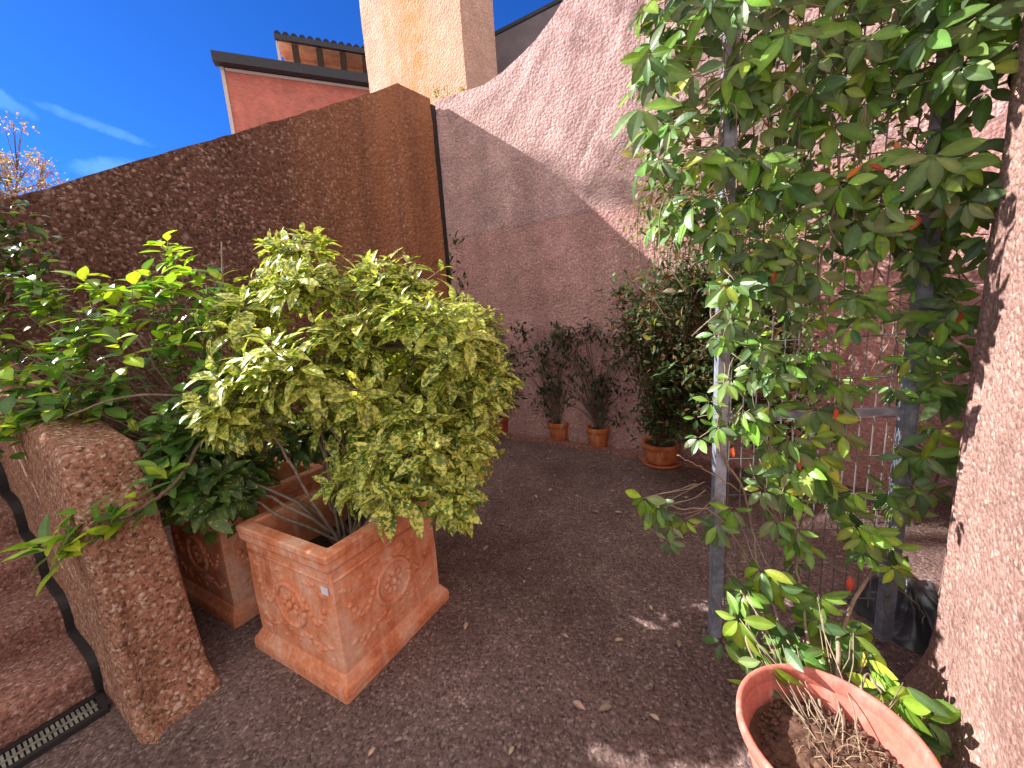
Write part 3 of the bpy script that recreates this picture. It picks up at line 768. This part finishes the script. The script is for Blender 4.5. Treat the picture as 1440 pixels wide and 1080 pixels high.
# --- aucuba
AUC = [(.06, .13, .03), (.08, .16, .035), (.11, .19, .04), (.18, .24, .045), (.26, .28, .06)]
ar = V((-.85, 1.80, .40))
au = thing('spotted_shrub', 'big yellow-speckled leafy shrub growing out of the front planter', 'shrub', ar)
am = MB(); asx = MB(); ao = MB()
blobs = [((455, 400, 2.10), (.36, .30, .11), 30), ((560, 400, 2.1), (.20, .25, .15), 20), ((590, 480, 1.95), (.40, .34, .26), 50), ((450, 520, 1.80), (.33, .28, .24), 38), ((650, 540, 1.95), (.22, .25, .26), 34),
         ((575, 630, 1.70), (.24, .20, .20), 30), ((350, 450, 2.0), (.18, .2, .16), 18), ((350, 560, 1.75), (.2, .2, .2), 24), ((640, 620, 1.85), (.15, .2, .2), 18), ((560, 690, 1.54), (.13, .10, .08), 7), ((320, 670, 1.85), (.20, .15, .10), 22), ((520, 560, 2.0), (.35, .35, .3), 24), ((640, 600, 2.35), (.3, .25, .24), 54), ((560, 560, 2.5), (.4, .2, .35), 30), ((300, 690, 1.72), (.16, .12, .08), 20), ((270, 650, 1.75), (.16, .12, .10), 16), ((320, 655, 1.78), (.14, .14, .10), 20), ((420, 350, 2.15), (.18, .15, .07), 12), ((690, 530, 1.95), (.09, .1, .15), 10), ((640, 690, 1.6), (.07, .1, .10), 10), ((622, 650, 2.15), (.2, .2, .16), 30), ((645, 500, 2.4), (.26, .2, .3), 30), ((590, 505, 2.5), (.42, .18, .30), 60), ((610, 480, 2.72), (.45, .16, .34), 60), ((440, 615, 2.08), (.22, .18, .10), 22), ((470, 600, 2.2), (.2, .2, .14), 16), ((520, 660, 1.85), (.2, .2, .12), 22)]  # rearmost clumps are added to keep the sun off the paving
for (bx, by, bY), rad, cnt in blobs:
    bc = at(bx, by, bY) - ar
    limb = path([V((R.uniform(-.05, .05), R.uniform(-.05, .05), -.02)), bc * .4 + V((R.uniform(-.05, .05), R.uniform(-.05, .05), .06)), bc * .8 + rdir() * .04, bc], 4, .006)
    asx.tube(limb, .009, .005, 6)
    for k in range(cnt):
        u = rdir()
        if u.z < -.35 and R.random() < .6: u.z = -u.z
        if u.y > .4 and R.random() < .5: u.y = -u.y
        q = bc + V((u.x * rad[0], u.y * rad[1], u.z * rad[2])) * (.5 + .5 * R.random() ** .6 + (.28 * R.random() if R.random() < .25 else 0))
        ax = (u + V((0, -.15, .75))).normalized()
        asx.tube(path([bc + (q - bc) * .05, bc.lerp(q, .55) + V((0, 0, -.03)), q], 3, .004), .005, .0025, 4)
        o1 = ax.orthogonal().normalized(); o2 = ax.cross(o1)
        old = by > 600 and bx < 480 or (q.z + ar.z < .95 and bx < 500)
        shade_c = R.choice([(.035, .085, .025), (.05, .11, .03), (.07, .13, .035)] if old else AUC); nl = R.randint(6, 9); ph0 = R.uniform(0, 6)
        for j in range(nl):
            a = ph0 + j * 2.39996; el = .95 - 1.15 * j / nl
            d = (o1 * math.cos(a) + o2 * math.sin(a)) * math.cos(el) + ax * math.sin(el)
            L_ = (.070 + .075 * min(1, j / 4)) * R.uniform(.8, 1.15)
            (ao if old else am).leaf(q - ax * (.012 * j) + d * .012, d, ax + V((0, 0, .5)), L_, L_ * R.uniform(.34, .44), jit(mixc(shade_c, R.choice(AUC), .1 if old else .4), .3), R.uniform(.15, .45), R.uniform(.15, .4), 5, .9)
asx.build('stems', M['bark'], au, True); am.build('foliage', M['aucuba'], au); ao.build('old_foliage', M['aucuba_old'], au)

# --- camellia
CG = [(.10, .20, .045), (.13, .25, .05), (.075, .155, .045)]; CY = [(.30, .44, .035), (.36, .48, .04), (.22, .36, .035)]
cr = V((-1.60, 2.22, .40))
cm_ = thing('glossy_shrub', 'loose glossy green shrub with bright new leaves leaning over the stair wall', 'shrub', cr)
lm = MB(); sm = MB()
tipsY = [(225, 355, 2.1, 1), (245, 385, 2.0, 1), (215, 390, 2.1, .6), (312, 400, 2.1, 1), (322, 425, 2.1, .8), (150, 405, 2.0, 1), (170, 425, 1.9, 1), (120, 440, 1.9, .3), (80, 410, 2.0, .7), (45, 410, 2.0, .1), (20, 430, 2.0, .1),
         (20, 490, 1.9, .6), (50, 500, 1.8, .6), (30, 540, 1.8, .2), (70, 545, 1.8, .1), (10, 560, 1.8, .2), (100, 480, 1.8, .4), (140, 500, 1.75, .1), (130, 520, 1.7, .1), (90, 525, 1.7, .1), (190, 470, 1.8, .5), (210, 470, 1.9, .8),
         (165, 460, 1.9, .5), (260, 450, 2.0, .4), (230, 440, 2.0, .4), (280, 470, 2.0, .2), (200, 430, 2.0, .4), (240, 500, 2.0, .2), (250, 560, 1.75, .05), (262, 590, 1.7, .05), (225, 600, 1.7, .05), (240, 625, 1.65, .1), (285, 610, 1.7, .05), (210, 640, 1.6, .05),
         (270, 640, 1.65, .05), (180, 600, 1.7, .2), (95, 575, 1.7, .8), (60, 580, 1.7, .2), (300, 560, 1.8, .1), (330, 520, 1.9, .1), (290, 400, 2.2, .3), (60, 450, 1.9, .3), (5, 500, 1.9, .2), (-30, 450, 1.9, .3), (-60, 500, 1.9, .3), (-50, 560, 1.8, .2), (-90, 470, 2, .3), (310, 600, 1.75, .05), (250, 700, 1.72, .05), (280, 670, 1.75, .05), (300, 640, 1.8, .05), (235, 665, 1.65, .05), (320, 700, 1.8, .05), (20, 590, 1.7, .3), (-20, 600, 1.7, .3), (120, 560, 1.75, .3)]
def ros(q, ax, n_, yel, Lr=(.065, .11), wr=(.48, .62)):
    ax = ax.normalized(); o1 = ax.orthogonal().normalized(); o2 = ax.cross(o1); ph0 = R.uniform(0, 6)
    for j in range(n_):
        a = ph0 + j * 2.39996; el = R.uniform(-.3, .9)
        d = (o1 * math.cos(a) + o2 * math.sin(a)) * math.cos(el) + ax * math.sin(el)
        col = R.choice(CY) if R.random() < yel else R.choice(CG)
        L_ = R.uniform(*Lr)
        lm.leaf(q - ax * (.016 * j) + d * .008, d, ax + V((R.uniform(-.3, .3), -.2, .6)), L_, L_ * R.uniform(*wr), jit(col, .25), R.uniform(.05, .35), R.uniform(.1, .4), 5, .92)
for x, y, Y, yel in tipsY:
    q = at(x, y, Y) - cr
    h = V((R.uniform(-.05, .05), R.uniform(-.05, .05), 0))
    sm.tube(path([h, q * .3 + V((0, 0, .16)), q * .7 + V((0, 0, .07)) + rdir() * .03, q], 5, .004), .008, .0028, 5)
    for e in range(3):
        q2 = q + rdir() * R.uniform(.03, .13)
        sm.tube([q * .93 + V((0, 0, -.01)), q2], .003, .002, 4)
        ros(q2, (q2 * .6 + V((0, -.1, .8))), R.randint(5, 9), yel)
# the long branch that hangs out towards the camera, and the bare twig over the wall
br = path([V((0, 0, .02)), at(300, 620, 1.75) - cr, at(255, 668, 1.6) - cr, at(215, 705, 1.5) - cr, at(150, 740, 1.42) - cr, at(95, 760, 1.38) - cr], 6, .003)
sm.tube(br, .010, .004, 6)
for k in range(14):
    p = br[int(len(br) * (.66 + .024 * k)) if k < 14 else -1] if int(len(br) * (.66 + .024 * k)) < len(br) else br[-1]
    ros(p + rdir() * .02, rdir() * .5 + V((-.5, -.3, .6)), R.randint(2, 4), .2, (.06, .10), (.38, .5))
for x, y, yl in ((75, 745, .7), (50, 765, .7), (105, 720, .1), (165, 690, .4), (130, 735, .7), (90, 760, .6), (60, 775, .6)): ros(at(x, y, 1.38) - cr, V((-.5, -.3, .7)), 6, yl, (.085, .135), (.32, .44))
sm.tube(path([at(290, 560, 1.8) - cr, at(220, 555, 1.7) - cr, at(160, 562, 1.62) - cr, at(95, 585, 1.55) - cr], 5, .002), .006, .004, 5)
sm.tube(path([at(315, 430, 2.1) - cr, at(313, 380, 2.1) - cr, at(312, 340, 2.1) - cr], 3), .005, .004, 5)
sm.build('stems', M['bark'], cm_, True); lm.build('foliage', M['camellia'], cm_)

# --- shrub at the very left, its unseen crown is added to shade the steps
tp = [at(x, y, 2.3) for x, y in ((12, 340), (25, 385), (-10, 310), (-20, 360), (5, 400), (-40, 330), (-60, 380))]
for i in range(80):
    u = rdir(); tp.append(V((-3.9, 1.72, 1.62)) + V((u.x * .7, u.y * .7, u.z * .8)) * R.uniform(.4, 1))
for i in range(46):
    u = rdir(); tp.append(V((-4.0, 1.95, 2.5)) + V((u.x * .6, u.y * .55, u.z * .6)) * R.uniform(.3, 1))
twig_shrub('dark_shrub', 'dark green shrub just reaching in at the far left edge by the brown wall, its unseen crown added for shade', 'shrub', (-4.1, .8, 0), tp, M['bark'], M['small_leaf'], [(.05, .08, .02), (.03, .06, .02), (.08, .11, .03)], .10, .045, 34, .22, .012, rows=3)

# ------------------------------------------------------------------ trellis and vine
tl = thing('trellis', 'grey steel trellis of two square posts with thin wire mesh', 'trellis', (1.16, 1.49, 0))
to = V((1.16, 1.49, 0)); tA = V((.825, 1.53, 0)) - to; tB = V((1.50, 1.45, 0)) - to
for q in (tA, tB):
    mb = MB(); mb.beam(q + V((0, 0, .03)), q + V((0, 0, 3.1)), .042, .042, (tB - tA).normalized()); mb.build('post', M['steel'], tl)
for z in (1.03, 3.08):
    mb = MB(); dd = (tB - tA).normalized(); mb.beam(tA + dd * .023 + V((0, 0, z)), tB - dd * .023 + V((0, 0, z)), .022, .026); mb.build('rail', M['steel'], tl)
mb = MB()
for i in range(1, 14):
    p = tA.lerp(tB, i / 14) + V((0, .022, 0)); mb.tube([p + V((0, 0, .16)), p + V((0, 0, 3.06))], .0026, .0026, 5)
for z in [.2 + .16 * i for i in range(18)]: mb.tube([tA + V((0.02, .027, z)), tB + V((-.02, .027, z))], .0026, .0026, 5)
mb.build('wire_mesh', M['wire'], tl)

bw = V((.76, .835, 0))
bowl = thing('plant_bowl', 'round salmon pink bowl planter with dark soil at the foot of the trellis', 'plant pot', bw)
mb = MB(); mb.lathe([(.105, .0), (.118, .015), (.150, .13), (.185, .26), (.203, .335), (.196, .335), (.18, .28), (.165, .22), (.15, .18)], n=56, wob=.004); mb.build('body', M['bowl_pink'], bowl, True)
mb = MB(); mb.lathe([(.2025, .330), (.209, .336), (.214, .350), (.214, .368), (.209, .375), (.201, .374), (.196, .366), (.1955, .332)], n=56, wob=.004, cap=False); mb.build('rim', M['bowl_pink'], bowl, True)
mb = MB(); k = 14
for i in range(k + 1):
    for j in range(24):
        r_ = .181 * i / k; a = 2 * PI * j / 24; mb.v.append(V((r_ * math.cos(a), r_ * math.sin(a), .275 + .02 * (1 - (i / k) ** 2) + R.uniform(-.006, .006))))
for i in range(k):
    for j in range(24): mb.f.append((i * 24 + j, (i + 1) * 24 + j, (i + 1) * 24 + (j + 1) % 24, i * 24 + (j + 1) % 24))
for i in range(420):
    a = R.uniform(0, 6.28); r_ = .165 * R.random() ** .5; mb.ball((r_ * math.cos(a), r_ * math.sin(a), .288), (R.uniform(.003, .008),) * 3, None, 5, 4)
mb.build('soil', M['peat'], bowl)
mb = MB()
for i in range(46):
    a = R.uniform(0, 6.28); r_ = .12 * R.random() ** .5; p = V((.05 + r_ * .8 * math.cos(a), -.01 + r_ * .8 * math.sin(a), .292)); d = rdir(); d.z = abs(d.z) * .5
    mb.tube(curve(p, p + d * R.uniform(.03, .09), .012, 4, .2), .0013, .0008, 4)
mb.build('dry_roots', M['straw'], bowl)

vr = V((.83, .87, .28))
vine = thing('climbing_vine', 'broad-leaved climbing vine covering the steel trellis, rooted in the pink bowl', 'vine', vr)
vl = MB(); vs_ = MB()
VG = [(.10, .19, .05), (.13, .25, .055), (.065, .13, .05), (.15, .21, .085), (.18, .32, .06), (.09, .16, .06)]; VY = [(.19, .32, .035), (.26, .34, .045), (.15, .29, .035)]; VR = [(.42, .07, .025), (.50, .16, .03), (.36, .05, .035)]
def whorl(q, face, Ls, kind='g', n_=None, stem=True):
    """palmate leaf: leaflets radiating from one point, drooping"""
    n_ = n_ or R.choice((3, 5, 5, 5, 6)); face = face.normalized()
    dn = V((0, 0, -1)) - face * (-face.z); dn = dn.normalized() if dn.length > .1 else face.orthogonal()
    sd = face.cross(dn); ph = R.uniform(-.4, .4)
    for j in range(n_):
        a = ph + (j - (n_ - 1) / 2) * (2 * PI / (n_ + .8)) * R.uniform(.8, 1.1)
        d = dn * math.cos(a) + sd * math.sin(a) + face * R.uniform(-.15, .35) + V((0, 0, -.45))
        L_ = Ls * R.uniform(.75, 1.15) * (1 - .15 * abs(a) / PI)
        col = R.choice(VY if kind == 'y' else VR if kind == 'r' else VG)
        if kind == 'g' and R.random() < .08: col = R.choice(VY)
        if kind == 'y' and R.random() < .4: col = R.choice(VG)
        vl.leaf(q + d.normalized() * .012, d, face + rdir() * .35, L_, L_ * R.uniform(.36, .47), jit(col, .38), R.uniform(.05, .35), R.uniform(.1, .35), 6, .95, 1.4)
FACE = V((-.68, -.60, .45))
def put(x, y, Y, Ls=.085, kind='g', n_=None):
    q = at(x, y, Y) - vr
    whorl(q, FACE + rdir() * .55, Ls, kind, n_)
    # a petiole back to the trellis, or down to the root where it grows out of the bowl
    s_ = at(x, y, Y); px_ = min(max(s_.x, .8), 1.55); back = V((px_ + R.uniform(-.05, .05), 1.47, s_.z + R.uniform(.0, .1))) - vr
    low = s_.y <= 1.26 and s_.z < .85
    if low: back = V((R.uniform(-.07, .05), R.uniform(-.06, .06), 0))
    dv = back - q
    if dv.length > .22 and not low: back = q + dv.normalized() * .22
    vs_.tube(curve(q, back, -.01, 4, .06), .0016, .0022, 4)
# dense upper curtain
cnt = 0
while cnt < 265:
    x = R.uniform(900, 1450); y = R.uniform(-90, 335)
    if y > 240 and x < 930: continue
    if 905 < x < 1010 and 130 < y < 235 and R.random() < .8: continue
    if 1230 < x < 1330 and 150 < y < 215 and R.random() < .85: continue
    if x > 1390 and y > 110: continue
    if x > 1340 and 95 < y < 205 and R.random() < .7: continue
    if x < 1010 and R.random() < .3: continue
    put(x, y, R.uniform(1.36, 1.60) if x < 1300 else R.uniform(1.22, 1.45), R.uniform(.08, .115), 'y' if R.random() < .1 else 'g'); cnt += 1
# thinner middle
for i in range(185):
    x = R.uniform(1005, 1345); y = R.uniform(320, 545)
    if 1160 < x < 1290 and y > 340 and R.random() < .75: continue
    put(x, y, R.uniform(1.36, 1.52), R.uniform(.06, .085))
# single clusters low down
for x, y, Y, Ls, kd in [(1010, 600, 1.45, .06, 'g'), (905, 700, 1.42, .06, 'y'), (925, 712, 1.42, .05, 'g'), (963, 730, 1.42, .05, 'y'), (1150, 640, 1.42, .08, 'y'), (1165, 585, 1.45, .07, 'y'), (1185, 610, 1.42, .07, 'g'), (1110, 615, 1.42, .07, 'g'), (1090, 635, 1.45, .07, 'y'), (1130, 655, 1.4, .08, 'y'),
        (1040, 870, 1.18, .07, 'y'), (1075, 930, 1.05, .07, 'y'), (1125, 920, 1.08, .07, 'g'), (1200, 890, 1.12, .07, 'y'), (1150, 840, 1.2, .07, 'g'), (1230, 1000, .98, .07, 'y'), (1270, 960, 1.0, .07, 'y'), (1300, 1010, .96, .065, 'g'), (1100, 690, 1.42, .07, 'y'), (1200, 690, 1.4, .07, 'y'), (1250, 690, 1.4, .06, 'g'), (1145, 575, 1.44, .065, 'g'), (1310, 610, 1.36, .075, 'y'), (1300, 640, 1.36, .075, 'g'), (1325, 560, 1.38, .07, 'g'), (1230, 745, 1.35, .075, 'y'), (1255, 770, 1.33, .07, 'y'), (1215, 755, 1.35, .06, 'g'), (1110, 660, 1.42, .07, 'g'), (1085, 570, 1.45, .06, 'g'), (1060, 590, 1.45, .06, 'g'),
        (1120, 745, 1.4, .065, 'g'), (1135, 770, 1.4, .06, 'g'), (1070, 800, 1.3, .075, 'y'), (1090, 820, 1.28, .075, 'y'), (1045, 835, 1.25, .06, 'g'), (1055, 860, 1.25, .06, 'y'), (1170, 880, 1.22, .075, 'y'), (1185, 900, 1.2, .07, 'g'), (1065, 910, 1.15, .06, 'g'), (1110, 905, 1.15, .075, 'y'), (1130, 900, 1.15, .07, 'g'),
        (1030, 715, 1.4, .065, 'g'), (1240, 970, 1.0, .075, 'y'), (1265, 985, .98, .07, 'y'), (1285, 1030, .95, .065, 'g'), (1250, 1040, .95, .06, 'y'), (1215, 1075, .92, .07, 'g'), (1290, 690, 1.36, .06, 'g'), (1190, 545, 1.45, .06, 'g'), (1250, 545, 1.45, .05, 'g'), (1140, 500, 1.45, .08, 'g'), (1095, 500, 1.45, .07, 'g'), (1280, 440, 1.42, .07, 'g'), (1345, 430, 1.33, .075, 'g'), (1325, 450, 1.33, .07, 'y'),
        (1380, 262, 1.25, .085, 'g'), (1345, 235, 1.25, .085, 'g'), (1390, 330, 1.28, .06, 'g'), (1000, 565, 1.5, .05, 'g'), (950, 150, 1.55, .075, 'g'), (918, 160, 1.5, .07, 'g'), (935, 95, 1.5, .07, 'g'), (920, 60, 1.5, .075, 'g'), (960, 30, 1.5, .08, 'g'), (915, 110, 1.5, .07, 'g'), (940, 285, 1.5, .06, 'g'), (995, 310, 1.5, .07, 'g')]:
    put(x, y, Y, Ls * 1.35, kd); [put(x + R.uniform(-28, 28), y + R.uniform(-14, 34), Y + R.uniform(.0, .05), Ls * R.uniform(1.0, 1.3), R.choice((kd, kd, 'g'))) for _ in range(2 if y > 540 else 1)]
for x, y, Y, n_ in [(1090, 375, 1.42, 1), (1016, 395, 1.46, 1), (1032, 625, 1.46, 1), (1300, 300, 1.32, 2), (1355, 432, 1.32, 1), (1135, 290, 1.4, 1), (1215, 230, 1.4, 2), (1260, 195, 1.35, 1), (1175, 570, 1.4, 1), (1195, 805, 1.35, 1), (1120, 640, 1.4, 1)]: put(x, y, Y, .055, 'r', n_)
# main stems: twist up from the bowl
def vp(x, y, Y): return at(x, y, Y) - vr
for pts, r0, r1 in [([V((.0, .0, -.01)), vp(1180, 900, 1.15), vp(1225, 800, 1.38), vp(1262, 740, 1.43), vp(1290, 660, 1.44), vp(1280, 600, 1.45), vp(1300, 480, 1.45), vp(1310, 380, 1.46), vp(1325, 200, 1.46), vp(1345, -60, 1.46)], .008, .004),
                    ([V((-.02, .03, -.01)), vp(1130, 860, 1.25), vp(1120, 780, 1.42), vp(1140, 700, 1.48), vp(1185, 640, 1.48), vp(1180, 520, 1.48), vp(1150, 400, 1.48), vp(1180, 250, 1.48), vp(1160, 100, 1.48), vp(1190, -60, 1.48)], .006, .003),
                    ([V((-.05, .04, -.01)), vp(1075, 880, 1.2), vp(1062, 770, 1.45), vp(1045, 690, 1.5), vp(1010, 620, 1.5), vp(1020, 520, 1.5), vp(1000, 440, 1.5), vp(1030, 330, 1.5), vp(1010, 200, 1.5), vp(1035, 60, 1.5), vp(1020, -60, 1.5)], .006, .003),
                    ([vp(1060, 800, 1.42), vp(1035, 760, 1.44), vp(1000, 718, 1.42), vp(960, 716, 1.4), vp(925, 706, 1.4)], .004, .0022),
                    ([vp(1040, 690, 1.48), vp(1000, 665, 1.45), vp(970, 650, 1.42), vp(952, 640, 1.42)], .003, .002),
                    ([V((.03, .0, -.01)), vp(1215, 950, 1.02), vp(1240, 975, .98)], .004, .003), ([V((.03, -.03, -.01)), vp(1260, 1010, .95), vp(1285, 1030, .95)], .004, .003),
                    ([vp(1262, 740, 1.43), vp(1310, 690, 1.42), vp(1320, 650, 1.40), vp(1305, 610, 1.38)], .006, .003), ([vp(1225, 800, 1.38), vp(1290, 850, 1.36), vp(1300, 880, 1.34)], .003, .002),
                    ([V((-.03, .0, 0)), vp(1060, 930, 1.1), vp(1050, 850, 1.22), vp(1042, 830, 1.25)], .004, .003), ([V((-.01, .04, 0)), vp(1090, 860, 1.25), vp(1085, 800, 1.32)], .004, .003)]:
    vs_.tube(path(pts, 6, .004), r0 * .9, r1, 6)
for i in range(60):
    x = R.uniform(930, 1400); y = R.uniform(-80, 480); a = at(x, y, R.uniform(1.42, 1.52)) - vr
    vs_.tube(curve(a, a + V((R.uniform(-.25, .25), R.uniform(-.03, .03), R.uniform(-.25, .25))), R.uniform(-.04, .04), 6, .08), .0028, .0018, 4)
for i in range(22):
    x = R.uniform(1040, 1270); y = R.uniform(600, 900); a = at(x, y, R.uniform(1.40, 1.5)) - vr
    vs_.tube(curve(a, a + V((R.uniform(-.08, .08), R.uniform(-.03, .03), R.uniform(.1, .3))), R.uniform(-.02, .02), 6, .08), .0024, .0016, 4)
vs_.build('stems', M['pale_bark'], vine, True); vl.build('foliage', M['vine_leaf'], vine)
tw = MB()
for i in range(2000):
    x = R.uniform(900, 1330); y = R.uniform(-60, 330 if R.random() < .8 else 520)
    p = at(x, y, R.uniform(1.52, 1.75)) - vr
    col = R.choice([(.10, .12, .035), (.16, .12, .05), (.22, .15, .08), (.06, .10, .03), (.18, .20, .05), (.12, .07, .04)])
    L_ = R.uniform(.022, .06); tw.leaf(p, rdir() + V((0, 0, -.5)), rdir() + V((-.6, -.5, .3)), L_, L_ * R.uniform(.3, .5), jit(col, .3), .3, .3, 3)
tw.build('old_foliage', M['small_leaf'], vine)
yl = MB(); yl.leaf(at(872, 216, 1.5) - vr, V((1, .0, -.15)), V((-.1, -.8, .5)), .075, .036, (.62, .52, .20), .1, .2, 6)
hangp = [at(905, 224, 1.5) - vr, at(930, 200, 1.5) - vr, at(950, 150, 1.5) - vr]
yo = yl.build('hanging_leaf', M['dead_leaf'], vine); yo['label'] = 'single pale yellow leaf hanging clear of the vine'
sm = MB(); sm.tube(path(hangp, 5), .0012, .0016, 4); sm.build('leaf_stalk', M['pale_bark'], vine)

# crumpled dark sheet behind the right post
mb = MB(); k = 44; _r = (1272 - 720) / FPX * CR - (850 - 540) / FPX * CU + _fw; sc0 = CAM + _r * (-1.42 / _r.z); sc0.z = 0
def crease(u, v_):
    r_ = math.hypot(u, v_); a = math.atan2(v_, u)
    f = .75 + .25 * math.sin(2.3 * u + 1.7 * v_ + .6) - .20 * abs(math.sin(4.1 * u - 2.2 * v_ + .4)) - .14 * abs(math.sin(3.3 * v_ + 5.2 * u)) + .10 * abs(math.sin(7 * a + 3 * r_)) + .05 * abs(math.sin(13 * u + 9 * v_))
    return .25 * max(0, 1 - r_ ** 2.4) * f
for i in range(k + 1):
    for j in range(k + 1):
        u = i / k * 2 - 1; v_ = j / k * 2 - 1; q = max(abs(u), abs(v_)) / max(1e-6, math.hypot(u, v_)); u *= q; v_ *= q
        e_ = 1 + .10 * math.sin(5 * math.atan2(v_, u) + 1)
        mb.v.append(V((u * .16 * e_, v_ * .21 * e_, .004 + crease(u, v_))))
for i in range(k):
    for j in range(k): mb.f.append((i * (k + 1) + j, (i + 1) * (k + 1) + j, (i + 1) * (k + 1) + j + 1, i * (k + 1) + j + 1))
sk = mb.build('plastic_sack', M['sack'], smooth=True); sk.location = sc0; tag(sk, 'crumpled dark grey plastic sack on the ground behind the right trellis post', 'sack')

# ------------------------------------------------------------------ small growth on the wall top, tree at the left, leaves on the ground
wp = at(632, 132, 5.25); wp.z = 3.93
tp = [wp + V((R.uniform(-.18, .2), R.uniform(-.03, .05), R.uniform(.04, .24))) for i in range(16)]
twig_shrub('wall_weed', 'small yellow-green weed growing on the wall top below the chimney', 'plant', tuple(wp), tp, M['bark'], M['small_leaf'], [(.22, .28, .04), (.15, .2, .04), (.3, .16, .08)], .05, .02, 9, .05, .002, rows=2)

def tree(label, base, h, crown_c, crown_r, ntips, cols, per, leafL, seed, name='tree', sub=.35):
    t = thing(name, label, 'tree', base); b = V(base)
    sm = MB(); lm = MB(); cc = V(crown_c) - b
    top = V((cc.x, cc.y, cc.z))
    trunk = path([V((0, 0, -.1)), V((top.x * .2, top.y * .2, top.z * .35)), V((top.x * .6, top.y * .6, top.z * .72)), top], 5, .02)
    sm.tube(trunk, .16, .05, 8)
    for i in range(ntips):
        u = rdir(); q = cc + V((u.x * crown_r[0], u.y * crown_r[1], u.z * crown_r[2])) * R.uniform(.35, 1)
        s0 = trunk[R.randint(len(trunk) // 2, len(trunk) - 1)]
        br_ = path([s0, s0.lerp(q, .55) + rdir() * .2, q], 4, .02); sm.tube(br_, .03, .008, 5)
        for k in range(4):
            q2 = q + rdir() * sub; sm.tube([br_[-3], q.lerp(q2, .6) + rdir() * .05, q2], .009, .004, 4)
            for j in range(per):
                p = q2 + rdir() * R.uniform(.02, .3)
                lm.leaf(p, rdir(), rdir(), leafL * R.uniform(.6, 1.2), leafL * .5, jit(R.choice(cols), .3), .2, .2, 2)
    sm.build('trunk', M['bark'], t, True); lm.build('crown', M['small_leaf'], t)
    return t
tc_ = at(15, 250, 11)
tree('sparse pinkish autumn tree beyond the left end of the brown wall', (tc_.x - .8, 11.3, 0), 6, (tc_.x - .5, 11, tc_.z - .2), (1.5, 1.3, 1.5), 60, [(.34, .20, .17), (.42, .30, .20), (.26, .17, .20), (.30, .24, .12)], 20, .085, 2, 'autumn_tree')

t = thing('shade_tree', 'tall tree beyond the left edge whose branches dapple the pink wall', 'tree', (-13.5, 6.2, 0))
tb = V((-13.5, 6.2, 0)); lm = MB(); sm = MB()
trunk = path([V((0, 0, -.1)), V((.1, .1, 3)), V((.3, 0, 6)), V((.8, -.1, 8.5)), V((1.4, -.2, 10.5))], 5); sm.tube(trunk, .2, .06, 8)
wn_ = V((-.5923, -.8057, 0))
for x, y, rd, dn_ in [(745, 228, .09, 16), (785, 238, .10, 20), (825, 238, .10, 18), (865, 226, .10, 16), (905, 208, .10, 16), (880, 264, .08, 9), (930, 258, .08, 9), (935, 40, .16, 20), (965, 75, .2, 24), (1010, 120, .2, 24), (1060, 60, .25, 30)]:
    r = (x - 720) / FPX * CR - (y - 540) / FPX * CU + _fw; tt = (J - CAM).dot(wn_) / r.dot(wn_); q = CAM + r * tt + SUN * (13.5 + R.uniform(-.8, .8)) - tb
    s0 = trunk[R.randint(12, len(trunk) - 1)]
    sm.tube(path([s0, s0.lerp(q, .5) + rdir() * .15, q], 4, .02), .02, .006, 5)
    for k in range(int(dn_ * .9)):
        p = q + V((R.gauss(0, 1), R.gauss(0, 1), R.gauss(0, .55))) * rd * .8; lm.leaf(p, rdir(), rdir(), R.uniform(.09, .15), .07, jit((.05, .09, .025), .3), .2, .2, 2)
sm.build('trunk', M['bark'], t, True); lm.build('crown', M['small_leaf'], t)

fall = [(R.uniform(660, 1000), R.uniform(628, 700)) for _ in range(26)] + [(R.uniform(500, 1000), R.uniform(700, 1060)) for _ in range(14)] + [(720, 640), (800, 700), (770, 645), (835, 655), (705, 690), (640, 720), (880, 648), (905, 672), (760, 720), (690, 665), (870, 720), (600, 905), (420, 1010), (655, 880), (815, 780), (745, 800), (930, 760), (560, 1040), (862, 690), (780, 668)]
for i, (x, y) in enumerate(fall):
    r = (x - 720) / FPX * CR - (y - 540) / FPX * CU + _fw; p = CAM + r * (-1.488 / r.z)
    if (p.xy - V((-.866, 1.788))).length < .5 or p.y > 5.1 - .735 * (p.x + .68) - .15: continue
    mb = MB(); a = R.uniform(0, 6.28); L_ = R.uniform(.03, .055)
    mb.leaf((-L_ / 2 * math.cos(a), -L_ / 2 * math.sin(a), .0), V((math.cos(a), math.sin(a), .1)), V((0, 0, 1)), L_, L_ * .5, jit((.36, .29, .22), .35), .15, .25, 4)
    o = mb.build('fallen_leaf', M['dead_leaf']); o.location = p
    tag(o, 'small dry pale leaf lying on the dark paving', 'leaf', 'fallen leaves scattered on the paving')
for (x, y, Y) in [(140, 620, 1.55), (135, 620, 0)][:1]:
    pass
print('faces', sum(len(o.data.polygons) for o in bpy.data.objects if o.type == 'MESH'))
